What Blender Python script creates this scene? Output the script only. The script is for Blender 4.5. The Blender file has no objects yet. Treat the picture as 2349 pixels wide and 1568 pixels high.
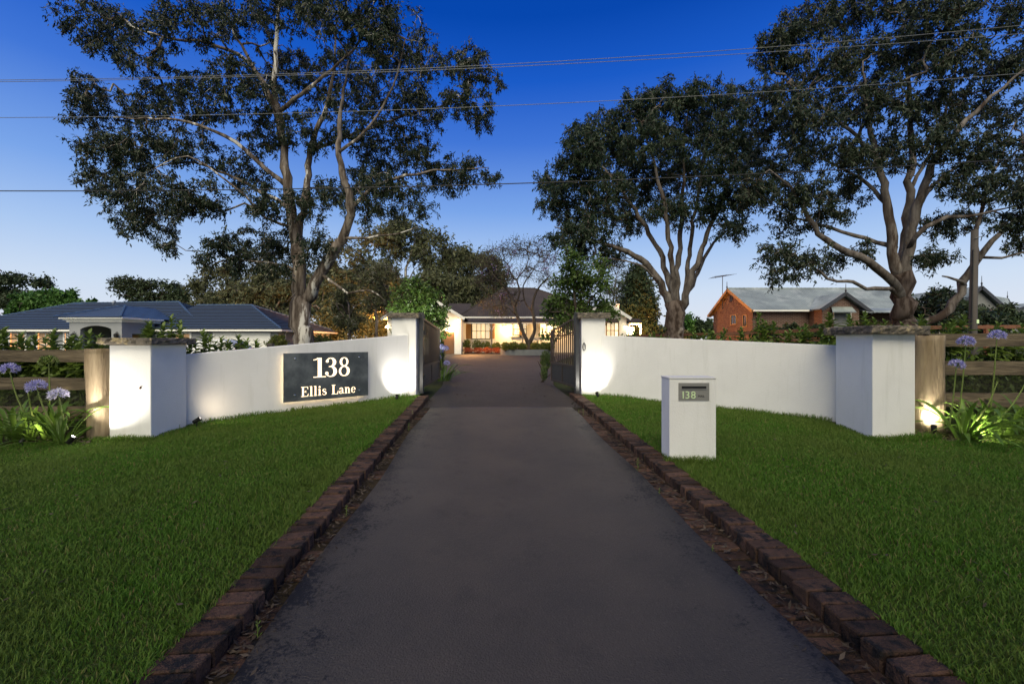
import bpy, bmesh, math, random
import numpy as np
from mathutils import Vector, Matrix

S = bpy.context.scene
COL = S.collection
R = random.Random(138)
N = np.random.default_rng(138)

# ---------------------------------------------------------------- camera, sky, sun, exposure
cam_d = bpy.data.cameras.new('camera')
cam_d.lens = 15.0
cam_d.sensor_width = 36.0
cam_d.clip_start = 0.05
cam_d.clip_end = 3000
cam = bpy.data.objects.new('camera', cam_d)
cam.location = (0, 0, 1.6)
cam.rotation_euler = (math.radians(90), 0, 0)
COL.objects.link(cam)
S.camera = cam


def lin(c):
    return tuple(((v / 255) / 12.92 if v / 255 <= 0.04045 else ((v / 255 + 0.055) / 1.055) ** 2.4) for v in c)


W = bpy.data.worlds.new('World')
S.world = W
W.use_nodes = True
wn, wl = W.node_tree.nodes, W.node_tree.links
bg = wn['Background']
geo = wn.new('ShaderNodeTexCoord')
sep = wn.new('ShaderNodeSeparateXYZ')
wl.new(geo.outputs['Generated'], sep.inputs[0])
ramp = wn.new('ShaderNodeValToRGB')
cr = ramp.color_ramp
SKY = [(0.0, (232, 231, 234)), (0.05, (217, 226, 240)), (0.11, (204, 221, 243)), (0.19, (170, 200, 241)), (0.29, (121, 165, 233)),
       (0.42, (64, 118, 215)), (0.52, (22, 90, 199)), (0.605, (0, 70, 174)), (1.0, (0, 58, 150))]
cr.elements[0].position = 0
cr.elements[1].position = 1
for i, (p, c) in enumerate(SKY):
    e = cr.elements[0] if i == 0 else (cr.elements[-1] if p == 1.0 else cr.elements.new(p))
    e.color = (*lin(c), 1)
wl.new(sep.outputs['Z'], ramp.inputs[0])
# dusk sky texture (sun just under the horizon, ahead to the right) added over the gradient: a hint of afterglow
sky = wn.new('ShaderNodeTexSky')
sky.sky_type = 'NISHITA'
sky.sun_disc = False
sky.sun_elevation = math.radians(-3.0)
sky.sun_rotation = math.radians(60)
mixw = wn.new('ShaderNodeMixRGB')
mixw.blend_type = 'ADD'
mixw.inputs[0].default_value = 0.05
wl.new(ramp.outputs[0], mixw.inputs[1])
wl.new(sky.outputs[0], mixw.inputs[2])
wl.new(mixw.outputs[0], bg.inputs[0])
bg.inputs[1].default_value = 1.0

sun_d = bpy.data.lights.new('sun', 'SUN')
sun_d.energy = 4.8
sun_d.angle = math.radians(60)
sun_d.color = (1.0, 0.90, 0.60)
sun = bpy.data.objects.new('sun', sun_d)
COL.objects.link(sun)
sun.rotation_euler = Vector((0.10, 0.76, -0.64)).to_track_quat('-Z', 'Y').to_euler()

S.view_settings.view_transform = 'Standard'
S.view_settings.look = 'None'
S.view_settings.exposure = 0.0
S.view_settings.gamma = 1.0
S.view_settings.use_curve_mapping = False
S.render.engine = 'CYCLES'
S.cycles.use_denoising = True
S.cycles.max_bounces = 6
S.cycles.transparent_max_bounces = 8
S.cycles.sample_clamp_indirect = 8

# ---------------------------------------------------------------- helpers
FPX = 978.75


def P(x, y, Y):
    """a point at depth Y along the direction of (x, y)"""
    return Vector(((x - 1174.5) / FPX * Y, Y, 1.6 - (y - 784) / FPX * Y))


def sst(a, b, v):
    t = np.clip((np.asarray(v, float) - a) / (b - a), 0, 1)
    return t * t * (3 - 2 * t)


def T(X, Y):
    """height of the ground"""
    X = np.asarray(X, float)
    Y = np.asarray(Y, float)
    near = 0.041 * np.minimum(Y, 9.6)
    near = np.where(Y > 9.6, 0.3936 + 0.226 * sst(9.6, 30, Y), near)
    near = np.maximum(near, -0.25)
    return near + 1.25 * sst(7, 18, X) * sst(11, 33, Y)


def Tz(x, y):
    return float(T(x, y))


def xl(Y):
    return -1.341 - 0.0553 * Y


def xr(Y):
    return 1.904 - 0.0553 * Y


def tag(o, label=None, cat=None, group=None, kind=None):
    if label:
        o['label'] = label
    if cat:
        o['category'] = cat
    if group:
        o['group'] = group
    if kind:
        o['kind'] = kind
    return o


def thing(name, label, cat, loc=(0, 0, 0), group=None):
    o = bpy.data.objects.new(name, None)
    o.empty_display_size = 0.2
    COL.objects.link(o)
    o.location = loc
    return tag(o, label, cat, group)


def wloc(o):
    v = Vector((0, 0, 0))
    while o is not None:
        v += o.location
        o = o.parent
    return v


def link(name, me, mat=None, parent=None):
    if mat is not None and not me.materials:
        me.materials.append(mat)
    o = bpy.data.objects.new(name, me)
    COL.objects.link(o)
    if parent is not None:
        o.parent = parent
    return o


def mk(name, V, F, mat, parent=None, smooth=False, bevel=0):
    off = wloc(parent) if parent is not None else Vector((0, 0, 0))
    me = bpy.data.meshes.new(name)
    me.from_pydata([(v[0] - off.x, v[1] - off.y, v[2] - off.z) for v in V], [], F)
    if smooth:
        me.polygons.foreach_set('use_smooth', [True] * len(me.polygons))
    me.update()
    o = link(name, me, mat, parent)
    if bevel:
        m = o.modifiers.new('edge', 'BEVEL')
        m.width = bevel
        m.segments = 2
        m.limit_method = 'ANGLE'
    return o


def np_mesh(name, V, F, smooth=False):
    V = np.ascontiguousarray(V, dtype=np.float32).reshape(-1, 3)
    F = np.ascontiguousarray(F, dtype=np.int32)
    k = F.shape[1]
    me = bpy.data.meshes.new(name)
    me.vertices.add(len(V))
    me.vertices.foreach_set('co', V.ravel())
    me.loops.add(F.size)
    me.loops.foreach_set('vertex_index', F.ravel())
    me.polygons.add(len(F))
    me.polygons.foreach_set('loop_start', np.arange(0, F.size, k, dtype=np.int32))
    if smooth:
        me.polygons.foreach_set('use_smooth', np.ones(len(F), dtype=bool))
    me.update(calc_edges=True)
    return me


def mknp(name, V, F, mat, parent=None, smooth=False):
    V = np.asarray(V, float).reshape(-1, 3)
    if parent is not None:
        V = V - np.array(wloc(parent))
    return link(name, np_mesh(name, V, F, smooth), mat, parent)


class MB:
    def __init__(s):
        s.v, s.f = [], []

    def add(s, V, F):
        b = len(s.v)
        s.v += [tuple(v) for v in V]
        s.f += [tuple(i + b for i in f) for f in F]
        return s

    def box(s, c, u, v, w):
        c, u, v, w = Vector(c), Vector(u), Vector(v), Vector(w)
        if u.cross(v).dot(w) < 0:
            u = -u
        V = [c - u - v - w, c + u - v - w, c + u + v - w, c - u + v - w, c - u - v + w, c + u - v + w, c + u + v + w, c - u + v + w]
        return s.add(V, [(0, 3, 2, 1), (4, 5, 6, 7), (0, 1, 5, 4), (1, 2, 6, 5), (2, 3, 7, 6), (3, 0, 4, 7)])

    def bx(s, x0, x1, y0, y1, z0, z1):
        return s.box(((x0 + x1) / 2, (y0 + y1) / 2, (z0 + z1) / 2), ((x1 - x0) / 2, 0, 0), (0, (y1 - y0) / 2, 0), (0, 0, (z1 - z0) / 2))

    def bar(s, a, b, w, h=None, up=(0, 0, 1)):
        a, b = Vector(a), Vector(b)
        d = b - a
        up = Vector(up)
        side = d.cross(up)
        if side.length < 1e-6:
            side = d.cross(Vector((1, 0, 0)))
        side.normalize()
        n = side.cross(d).normalized()
        h = w if h is None else h
        return s.box((a + b) / 2, d / 2, side * w / 2, n * h / 2)

    def prism(s, ring, z0, z1):
        """ring: list of (x, y) or (x, y, z0, z1)"""
        n = len(ring)
        V = [(p[0], p[1], p[2] if len(p) > 2 else z0) for p in ring] + [(p[0], p[1], p[3] if len(p) > 3 else z1) for p in ring]
        F = [tuple(range(n - 1, -1, -1)), tuple(range(n, 2 * n))]
        F += [(i, (i + 1) % n, (i + 1) % n + n, i + n) for i in range(n)]
        return s.add(V, F)

    def tube(s, pts, rad, n=8, cap=True):
        pts = [Vector(p) for p in pts]
        if not hasattr(rad, '__len__'):
            rad = [rad] * len(pts)
        V, F = [], []
        ref = None
        for i, p in enumerate(pts):
            d = (pts[min(i + 1, len(pts) - 1)] - pts[max(i - 1, 0)])
            d = d.normalized() if d.length > 1e-9 else Vector((0, 0, 1))
            if ref is None:
                ref = d.orthogonal().normalized()
            ref = (ref - d * ref.dot(d))
            ref = ref.normalized() if ref.length > 1e-6 else d.orthogonal().normalized()
            b = d.cross(ref)
            for k in range(n):
                a = 2 * math.pi * k / n
                V.append(p + (ref * math.cos(a) + b * math.sin(a)) * rad[i])
        for i in range(len(pts) - 1):
            for k in range(n):
                F.append((i * n + k, i * n + (k + 1) % n, (i + 1) * n + (k + 1) % n, (i + 1) * n + k))
        if cap:
            F.append(tuple(range(n - 1, -1, -1)))
            m = (len(pts) - 1) * n
            F.append(tuple(range(m, m + n)))
        return s.add(V, F)

    def lathe(s, c, prof, n=12, axis=(0, 0, 1)):
        """prof: (radius, distance along the axis)"""
        ax = Vector(axis).normalized()
        return s.tube([Vector(c) + ax * h for _, h in prof], [max(r, 1e-4) for r, _ in prof], n)

    def build(s, name, mat, parent=None, smooth=False, bevel=0):
        return mk(name, s.v, s.f, mat, parent, smooth, bevel)


# ---------------------------------------------------------------- materials
def nodes(name):
    m = bpy.data.materials.new(name)
    m.use_nodes = True
    nt = m.node_tree
    return m, nt.nodes, nt.links, nt.nodes['Principled BSDF']


def c4(c):
    return (c[0], c[1], c[2], 1)


def pm(name, c1, c2=None, scale=6.0, rough=0.6, bump=0.0, bscale=60.0, stretch=(1, 1, 1), metal=0.0, spec=0.4, obj_rand=0.0,
       island=None, contrast=(0.35, 0.65), c3=None, s3=1.5, t3=(0.55, 0.75), detail=6.0, st3=None):
    """principled surface: two tones by noise, a third tone in patches, bump, optional variation per object or per loose piece"""
    m, nd, lk, b = nodes(name)
    b.inputs['Roughness'].default_value = rough
    b.inputs['Metallic'].default_value = metal
    b.inputs['Specular IOR Level'].default_value = spec
    tc = nd.new('ShaderNodeTexCoord')
    mp = nd.new('ShaderNodeMapping')
    mp.inputs['Scale'].default_value = stretch
    lk.new(tc.outputs['Object'], mp.inputs[0])
    vec = mp.outputs[0]
    oi = None
    if obj_rand:
        oi = nd.new('ShaderNodeObjectInfo')
        ad = nd.new('ShaderNodeVectorMath')
        ad.operation = 'ADD'
        sc = nd.new('ShaderNodeMath')
        sc.operation = 'MULTIPLY'
        sc.inputs[1].default_value = 37.0
        lk.new(oi.outputs['Random'], sc.inputs[0])
        lk.new(vec, ad.inputs[0])
        lk.new(sc.outputs[0], ad.inputs[1])
        vec = ad.outputs[0]
    col = None
    if c2 is not None:
        nz = nd.new('ShaderNodeTexNoise')
        nz.inputs['Scale'].default_value = scale
        nz.inputs['Detail'].default_value = detail
        nz.inputs['Roughness'].default_value = 0.62
        lk.new(vec, nz.inputs['Vector'])
        rp = nd.new('ShaderNodeValToRGB')
        rp.color_ramp.elements[0].position, rp.color_ramp.elements[1].position = contrast
        rp.color_ramp.elements[0].color, rp.color_ramp.elements[1].color = c4(c1), c4(c2)
        lk.new(nz.outputs[0], rp.inputs[0])
        col = rp.outputs[0]
    else:
        rgb = nd.new('ShaderNodeRGB')
        rgb.outputs[0].default_value = c4(c1)
        col = rgb.outputs[0]
    if c3 is not None:
        n3 = nd.new('ShaderNodeTexNoise')
        n3.inputs['Scale'].default_value = s3
        n3.inputs['Detail'].default_value = 8
        n3.inputs['Roughness'].default_value = 0.7
        v3 = vec
        if st3:
            m3 = nd.new('ShaderNodeMapping')
            m3.inputs['Scale'].default_value = st3
            lk.new(tc.outputs['Object'], m3.inputs[0])
            v3 = m3.outputs[0]
        lk.new(v3, n3.inputs['Vector'])
        r3 = nd.new('ShaderNodeMapRange')
        r3.inputs['From Min'].default_value, r3.inputs['From Max'].default_value = t3
        lk.new(n3.outputs[0], r3.inputs['Value'])
        mx = nd.new('ShaderNodeMixRGB')
        lk.new(r3.outputs[0], mx.inputs[0])
        lk.new(col, mx.inputs[1])
        mx.inputs[2].default_value = c4(c3)
        col = mx.outputs[0]
    rnd = None
    if obj_rand:
        rnd, amt = oi.outputs['Random'], obj_rand
    elif island:
        g = nd.new('ShaderNodeNewGeometry')
        rnd, amt = g.outputs['Random Per Island'], island
    if rnd is not None:
        mr = nd.new('ShaderNodeMapRange')
        mr.inputs['To Min'].default_value = 1 - amt
        mr.inputs['To Max'].default_value = 1 + amt
        lk.new(rnd, mr.inputs['Value'])
        hs = nd.new('ShaderNodeHueSaturation')
        lk.new(mr.outputs[0], hs.inputs['Value'])
        lk.new(col, hs.inputs['Color'])
        col = hs.outputs[0]
    lk.new(col, b.inputs['Base Color'])
    if bump:
        nb = nd.new('ShaderNodeTexNoise')
        nb.inputs['Scale'].default_value = bscale
        nb.inputs['Detail'].default_value = 6
        lk.new(vec, nb.inputs['Vector'])
        bp = nd.new('ShaderNodeBump')
        bp.inputs['Strength'].default_value = bump
        bp.inputs['Distance'].default_value = 0.02
        lk.new(nb.outputs[0], bp.inputs['Height'])
        lk.new(bp.outputs[0], b.inputs['Normal'])
    return m


def leafm(name, c1, c2, rough=0.45, trans=0.25, patch=None, pscale=0.6):
    m, nd, lk, b = nodes(name)
    g = nd.new('ShaderNodeNewGeometry')
    rp = nd.new('ShaderNodeValToRGB')
    rp.color_ramp.elements[0].color, rp.color_ramp.elements[1].color = c4(c1), c4(c2)
    lk.new(g.outputs['Random Per Island'], rp.inputs[0])
    col = rp.outputs[0]
    if patch:
        tc = nd.new('ShaderNodeTexCoord')
        nz = nd.new('ShaderNodeTexNoise')
        nz.inputs['Scale'].default_value = pscale
        nz.inputs['Detail'].default_value = 4
        lk.new(tc.outputs['Object'], nz.inputs['Vector'])
        r2 = nd.new('ShaderNodeMapRange')
        r2.inputs['From Min'].default_value, r2.inputs['From Max'].default_value = 0.4, 0.65
        lk.new(nz.outputs[0], r2.inputs['Value'])
        mx = nd.new('ShaderNodeMixRGB')
        lk.new(r2.outputs[0], mx.inputs[0])
        lk.new(col, mx.inputs[1])
        mx.inputs[2].default_value = c4(patch)
        col = mx.outputs[0]
    lk.new(col, b.inputs['Base Color'])
    b.inputs['Roughness'].default_value = rough
    b.inputs['Specular IOR Level'].default_value = 0.3
    if trans:
        t = nd.new('ShaderNodeBsdfTranslucent')
        lk.new(col, t.inputs[0])
        ms = nd.new('ShaderNodeMixShader')
        ms.inputs[0].default_value = trans
        lk.new(b.outputs[0], ms.inputs[1])
        lk.new(t.outputs[0], ms.inputs[2])
        lk.new(ms.outputs[0], nd['Material Output'].inputs[0])
    return m


def emit(name, c, s):
    m, nd, lk, b = nodes(name)
    b.inputs['Base Color'].default_value = c4(c)
    b.inputs['Emission Color'].default_value = c4(c)
    b.inputs['Emission Strength'].default_value = s
    return m


M = {}
M['render'] = pm('white_render', (0.80, 0.795, 0.78), (0.75, 0.745, 0.73), 1.6, 0.85, 0.25, 80, c3=(0.60, 0.60, 0.56), s3=7, t3=(0.54, 0.98), spec=0.2, st3=(1, 1, 0.10))
M['cap'] = pm('rock_faced_sandstone', (0.060, 0.056, 0.052), (0.20, 0.17, 0.135), 9, 0.9, 1.0, 22, c3=(0.42, 0.34, 0.20), s3=4, t3=(0.55, 0.63), spec=0.2)
M['brick'] = pm('kerb_brick', (0.105, 0.056, 0.038), (0.055, 0.034, 0.025), 16, 0.85, 0.9, 90, c3=(0.012, 0.011, 0.012), s3=9, t3=(0.50, 0.60), obj_rand=0.55, spec=0.25)
M['concrete'] = pm('driveway_concrete', (0.080, 0.066, 0.054), (0.054, 0.047, 0.041), 1.1, 0.65, 0.6, 90, c3=(0.032, 0.028, 0.026), s3=2.6, t3=(0.54, 0.80), spec=0.35, detail=14)


def weather_concrete(m):
    # mould specks that thicken towards the slab's edges, pale scrapes, fine sandy grain
    nd, lk = m.node_tree.nodes, m.node_tree.links
    b = nd['Principled BSDF']
    col = b.inputs['Base Color'].links[0].from_socket
    tc = next(n for n in nd if n.bl_idname == 'ShaderNodeTexCoord')

    def math_(op, a, c=None):
        n = nd.new('ShaderNodeMath')
        n.operation = op
        for k, v in enumerate((a, c)):
            if v is None:
                continue
            if hasattr(v, 'links'):
                lk.new(v, n.inputs[k])
            else:
                n.inputs[k].default_value = v
        return n.outputs[0]

    def noise(scale, detail=6, rough=.7, stretch=(1, 1, 1)):
        mp = nd.new('ShaderNodeMapping')
        mp.inputs['Scale'].default_value = stretch
        lk.new(tc.outputs['Object'], mp.inputs[0])
        n = nd.new('ShaderNodeTexNoise')
        n.inputs['Scale'].default_value, n.inputs['Detail'].default_value, n.inputs['Roughness'].default_value = scale, detail, rough
        lk.new(mp.outputs[0], n.inputs['Vector'])
        return n.outputs[0]

    def mix(f, c, colr):
        x = nd.new('ShaderNodeMixRGB')
        lk.new(f, x.inputs[0])
        lk.new(c, x.inputs[1])
        x.inputs[2].default_value = c4(colr)
        return x.outputs[0]

    def step(v, a, c):
        r = nd.new('ShaderNodeMapRange')
        r.inputs['From Min'].default_value, r.inputs['From Max'].default_value = a, c
        lk.new(v, r.inputs['Value'])
        return r.outputs[0]

    sp = nd.new('ShaderNodeSeparateXYZ')
    lk.new(tc.outputs['Object'], sp.inputs[0])
    d = math_('ABSOLUTE', math_('SUBTRACT', math_('ADD', sp.outputs[0], math_('MULTIPLY', sp.outputs[1], .0553)), .2815))
    edge = step(d, .75, 1.55)
    col = mix(math_('MULTIPLY', step(noise(75, 5), .52, .72), .8), col, (0.115, 0.098, 0.082))
    col = mix(math_('MULTIPLY', step(noise(5, 8, .75, (.25, 1, 1)), .63, .72), .55), col, (0.15, 0.135, 0.12))
    sk = math_('ADD', math_('MULTIPLY', noise(38, 8, .8), .62), math_('MULTIPLY', noise(3.2, 4), .38))
    col = mix(step(math_('ADD', sk, math_('MULTIPLY', edge, .17)), .625, .67), col, (0.014, 0.013, 0.014))
    lk.new(col, b.inputs['Base Color'])


weather_concrete(M['concrete'])
M['asphalt'] = pm('driveway_asphalt', (0.050, 0.044, 0.042), (0.036, 0.032, 0.031), 1.2, 0.7, 0.9, 180, spec=0.3, c3=(0.07, 0.055, 0.05), s3=0.35, t3=(0.5, 0.8))
M['soil'] = pm('soil', (0.028, 0.022, 0.015), (0.055, 0.042, 0.026), 7, 0.95, 0.9, 30, spec=0.1)
M['lawn'] = pm('turf_base', (0.040, 0.065, 0.012), (0.055, 0.075, 0.018), 5, 0.95, 0.6, 60, c3=(0.045, 0.042, 0.016), s3=1.3, t3=(0.5, 0.8), spec=0.1)
M['field'] = pm('field_grass', (0.03, 0.045, 0.014), (0.05, 0.05, 0.022), 0.3, 0.95, 0.5, 8, spec=0.1)
M['blade'] = leafm('grass_blade', (0.065, 0.160, 0.014), (0.130, 0.265, 0.030), 0.6, 0.4, patch=(0.135, 0.205, 0.035), pscale=0.8)
_r = next(n for n in M['blade'].node_tree.nodes if n.bl_idname == 'ShaderNodeValToRGB').color_ramp
_r.elements[1].position = 0.90
_e = _r.elements.new(0.93)
_e.color = (0.26, 0.215, 0.09, 1)
M['steel'] = pm('dark_painted_steel', (0.045, 0.047, 0.05), (0.03, 0.031, 0.034), 8, 0.42, 0.1, 200, spec=0.5)
M['gatebar'] = pm('bronze_painted_bars', (0.060, 0.045, 0.038), (0.045, 0.034, 0.030), 8, 0.38, spec=0.5)
M['signplate'] = pm('blackened_steel_sheet', (0.055, 0.064, 0.070), (0.15, 0.165, 0.17), 3.2, 0.45, 0.1, 60, spec=0.5, contrast=(0.4, 0.7))
M['bolt'] = pm('polished_steel', (0.6, 0.6, 0.6), rough=0.25, metal=1.0)
M['mailplate'] = pm('brushed_steel_plate', (0.30, 0.29, 0.27), (0.24, 0.235, 0.22), 12, 0.45, stretch=(1, 1, 30), metal=0.3)
M['black'] = pm('black_void', (0.006, 0.006, 0.007), rough=0.6)
M['glow'] = pm('pale_green_numeral', (0.62, 0.78, 0.45), rough=0.5)
M['post'] = pm('weathered_log', (0.34, 0.27, 0.18), (0.20, 0.15, 0.095), 9, 0.85, 0.8, 40, stretch=(1, 1, 0.12), c3=(0.10, 0.07, 0.045), s3=6, t3=(0.58, 0.68), spec=0.15)
M['rail'] = pm('weathered_hardwood_rail', (0.17, 0.135, 0.09), (0.070, 0.055, 0.040), 14, 0.85, 0.8, 50, stretch=(0.12, 1, 1), c3=(0.03, 0.022, 0.016), s3=9, t3=(0.6, 0.68), spec=0.15)
M['wire'] = pm('old_wire', (0.10, 0.09, 0.07), rough=0.5, metal=0.4)
M['cable'] = pm('cable_sheath', (0.02, 0.02, 0.02), rough=0.5)
M['cable2'] = pm('bare_aluminium_line', (0.15, 0.155, 0.16), rough=0.4, metal=0.2)
M['lampbody'] = pm('black_lamp_housing', (0.012, 0.012, 0.012), rough=0.5)
M['lens'] = emit('lit_lens', (1.0, 0.93, 0.8), 30)
M['lens_soft'] = emit('lit_lens_dim', (1.0, 0.93, 0.82), 8)
M['led'] = emit('led_strip', (1.0, 0.72, 0.40), 14)
M['letter'] = emit('backlit_letter', (1.0, 0.76, 0.50), 1.9)
M['globe'] = emit('lit_lamp_globe', (1.0, 0.74, 0.40), 60)
M['litwin'] = emit('lit_room', (1.0, 0.82, 0.52), 1.15)
M['litdim'] = emit('dim_lit_room', (0.6, 0.36, 0.2), 0.055)
M['litedge'] = emit('lit_curtain_edge', (1.0, 0.42, 0.14), 0.9)
M['glass'] = pm('dark_window_glass', (0.02, 0.024, 0.03), rough=0.08, spec=0.6)
M['white'] = pm('white_paint', (0.78, 0.77, 0.75), (0.72, 0.71, 0.69), 2, 0.5, spec=0.4)
M['hwall'] = pm('white_house_wall', (0.76, 0.75, 0.72), (0.70, 0.69, 0.66), 0.8, 0.8, 0.2, 20, spec=0.2)
M['gwall'] = pm('grey_rendered_wall', (0.26, 0.27, 0.29), (0.23, 0.24, 0.26), 1, 0.85, 0.15, 30, spec=0.2)
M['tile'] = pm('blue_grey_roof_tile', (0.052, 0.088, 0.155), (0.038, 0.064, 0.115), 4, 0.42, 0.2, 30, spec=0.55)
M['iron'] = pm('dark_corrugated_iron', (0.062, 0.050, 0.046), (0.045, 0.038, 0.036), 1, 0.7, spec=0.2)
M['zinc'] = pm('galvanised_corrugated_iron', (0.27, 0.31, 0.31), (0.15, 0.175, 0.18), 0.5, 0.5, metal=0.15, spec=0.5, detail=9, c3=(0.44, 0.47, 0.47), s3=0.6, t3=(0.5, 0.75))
M['navy'] = pm('barge_paint_and_tile_shade', (0.03, 0.032, 0.04), rough=0.5)
M['shutter'] = pm('varnished_shutter', (0.36, 0.20, 0.07), rough=0.55)
M['garage'] = pm('brown_garage_door', (0.20, 0.10, 0.045), (0.16, 0.08, 0.04), 3, 0.55)
M['barkgum'] = pm('gum_bark', (0.050, 0.038, 0.031), (0.19, 0.16, 0.14), 6, 0.9, 1.0, 18, stretch=(1, 1, 0.16), c3=(0.50, 0.48, 0.45), s3=1.5, t3=(0.55, 0.585), spec=0.15, contrast=(0.4, 0.6))
M['barkdark'] = pm('dark_bark', (0.035, 0.027, 0.023), (0.085, 0.068, 0.058), 6, 0.9, 0.8, 20, stretch=(1, 1, 0.2), spec=0.2)
M['limbbark'] = pm('smooth_pale_gum_limb', (0.045, 0.036, 0.032), (0.17, 0.15, 0.14), 4, 0.85, 1.0, 18, stretch=(1, 1, 0.25), c3=(0.034, 0.022, 0.017), s3=1.4, t3=(0.52, 0.62), spec=0.2)
M['barkrough'] = pm('shaggy_bark', (0.030, 0.020, 0.016), (0.115, 0.090, 0.080), 6, 0.9, 1.0, 16, stretch=(1, 1, 0.2), c3=(0.30, 0.27, 0.255), s3=1.3, t3=(0.56, 0.63), spec=0.15, contrast=(0.4, 0.6))
M['gumleaf'] = leafm('gum_leaf', (0.009, 0.018, 0.008), (0.028, 0.042, 0.020), 0.5, 0.15)
M['gumleaf2'] = leafm('dense_gum_leaf', (0.009, 0.020, 0.010), (0.027, 0.046, 0.022), 0.5, 0.2)
M['woodleaf'] = leafm('wood_leaf', (0.034, 0.046, 0.020), (0.115, 0.120, 0.056), 0.6, 0.2)
M['pineleaf'] = leafm('pine_foliage', (0.016, 0.030, 0.012), (0.040, 0.062, 0.026), 0.6, 0.1)
M['roundleaf'] = leafm('bright_foliage', (0.035, 0.09, 0.016), (0.075, 0.17, 0.030), 0.55, 0.25)
M['gardenleaf'] = leafm('garden_tree_leaf', (0.040, 0.085, 0.016), (0.095, 0.15, 0.030), 0.4, 0.3)
M['hedgeleaf'] = leafm('hedge_leaf', (0.075, 0.13, 0.020), (0.17, 0.24, 0.050), 0.4, 0.3)
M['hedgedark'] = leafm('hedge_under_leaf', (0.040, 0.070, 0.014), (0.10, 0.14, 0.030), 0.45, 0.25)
M['strap'] = leafm('strap_leaf', (0.060, 0.12, 0.018), (0.13, 0.22, 0.035), 0.35, 0.3)
M['stalk'] = pm('green_stalk', (0.12, 0.18, 0.03), (0.16, 0.20, 0.05), 6, 0.45)
M['petal'] = leafm('violet_petal', (0.30, 0.29, 0.62), (0.62, 0.59, 0.84), 0.5, 0.35)
M['petalpale'] = leafm('pale_violet_petal', (0.58, 0.55, 0.78), (0.85, 0.82, 0.90), 0.5, 0.35)
M['litter'] = leafm('dry_leaf', (0.030, 0.022, 0.016), (0.115, 0.088, 0.064), 0.8, 0.1)
M['redplant'] = leafm('red_groundcover', (0.22, 0.040, 0.018), (0.36, 0.09, 0.03), 0.6, 0.2)
M['topiary'] = leafm('box_foliage', (0.085, 0.12, 0.022), (0.18, 0.19, 0.04), 0.5, 0.45)
M['carpaint'] = pm('white_car_paint', (0.72, 0.73, 0.75), rough=0.25, spec=0.6)
M['rubber'] = pm('rubber', (0.015, 0.015, 0.015), rough=0.8)
M['redlens'] = pm('tail_lens', (0.30, 0.02, 0.02), rough=0.25)
M['timber'] = pm('red_brown_timber', (0.16, 0.065, 0.035), (0.11, 0.045, 0.026), 6, 0.8, 0.4, 40)
M['planter'] = pm('grey_planter_render', (0.16, 0.165, 0.17), (0.13, 0.135, 0.14), 3, 0.85, 0.2, 40)
M['jacaranda'] = leafm('jacaranda_flower', (0.20, 0.13, 0.34), (0.42, 0.30, 0.55), 0.5, 0.3)
M['polewood'] = pm('treated_pole', (0.065, 0.055, 0.05), (0.045, 0.04, 0.038), 5, 0.8, 0.4, 30, stretch=(1, 1, 0.1))


def brickmat(name, a, b, mortar, axis):
    m, nd, lk, bs = nodes(name)
    tc = nd.new('ShaderNodeTexCoord')
    sp = nd.new('ShaderNodeSeparateXYZ')
    cb = nd.new('ShaderNodeCombineXYZ')
    lk.new(tc.outputs['Object'], sp.inputs[0])
    lk.new(sp.outputs[axis], cb.inputs[0])
    lk.new(sp.outputs[2], cb.inputs[1])
    t = nd.new('ShaderNodeTexBrick')
    t.inputs['Color1'].default_value, t.inputs['Color2'].default_value, t.inputs['Mortar'].default_value = c4(a), c4(b), c4(mortar)
    t.inputs['Scale'].default_value = 1
    t.inputs['Brick Width'].default_value = 0.30
    t.inputs['Row Height'].default_value = 0.112
    t.inputs['Mortar Size'].default_value = 0.012
    lk.new(cb.outputs[0], t.inputs['Vector'])
    lk.new(t.outputs[0], bs.inputs['Base Color'])
    bs.inputs['Roughness'].default_value = 0.85
    bs.inputs['Specular IOR Level'].default_value = 0.2
    bp = nd.new('ShaderNodeBump')
    bp.invert = True
    bp.inputs['Strength'].default_value = 0.6
    bp.inputs['Distance'].default_value = 0.02
    lk.new(t.outputs['Fac'], bp.inputs['Height'])
    lk.new(bp.outputs[0], bs.inputs['Normal'])
    return m


M['brickx'] = brickmat('brown_brickwork', (0.075, 0.036, 0.026), (0.125, 0.065, 0.048), (0.24, 0.20, 0.18), 0)
M['bricky'] = brickmat('brown_brickwork_side', (0.085, 0.040, 0.026), (0.15, 0.072, 0.045), (0.26, 0.20, 0.16), 1)
# ---------------------------------------------------------------- ground, driveway, lawns, kerbs
def sheet(name, xs, ys, zf, mat, kind='structure', label=None):
    X, Y = np.meshgrid(xs, ys)
    Z = zf(X, Y)
    V = np.stack([X, Y, Z], -1).reshape(-1, 3)
    nx = len(xs)
    i, j = np.meshgrid(np.arange(nx - 1), np.arange(len(ys) - 1))
    a = (j * nx + i).ravel()
    F = np.stack([a, a + 1, a + 1 + nx, a + nx], 1)
    return tag(mknp(name, V, F, mat, smooth=True), label, kind=kind)


far_x = np.concatenate([np.linspace(-900, -60, 12), np.linspace(-50, 50, 81), np.linspace(60, 900, 12)])
far_y = np.concatenate([np.linspace(-60, -4, 6), np.linspace(-3, 50, 90), np.linspace(55, 1500, 20)])
sheet('ground', far_x, far_y, lambda X, Y: T(X, Y) - 0.135, M['field'])


def strip(name, fl, fr, ys, zf, mat, nx=8):
    V, F = [], []
    for y in ys:
        a, b = fl(y), fr(y)
        for k in range(nx + 1):
            x = a + (b - a) * k / nx
            V.append((x, y, zf(x, y)))
    for j in range(len(ys) - 1):
        for k in range(nx):
            i = j * (nx + 1) + k
            F.append((i, i + 1, i + nx + 2, i + nx + 1))
    return tag(mk(name, V, F, mat, smooth=True), kind='structure')


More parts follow.
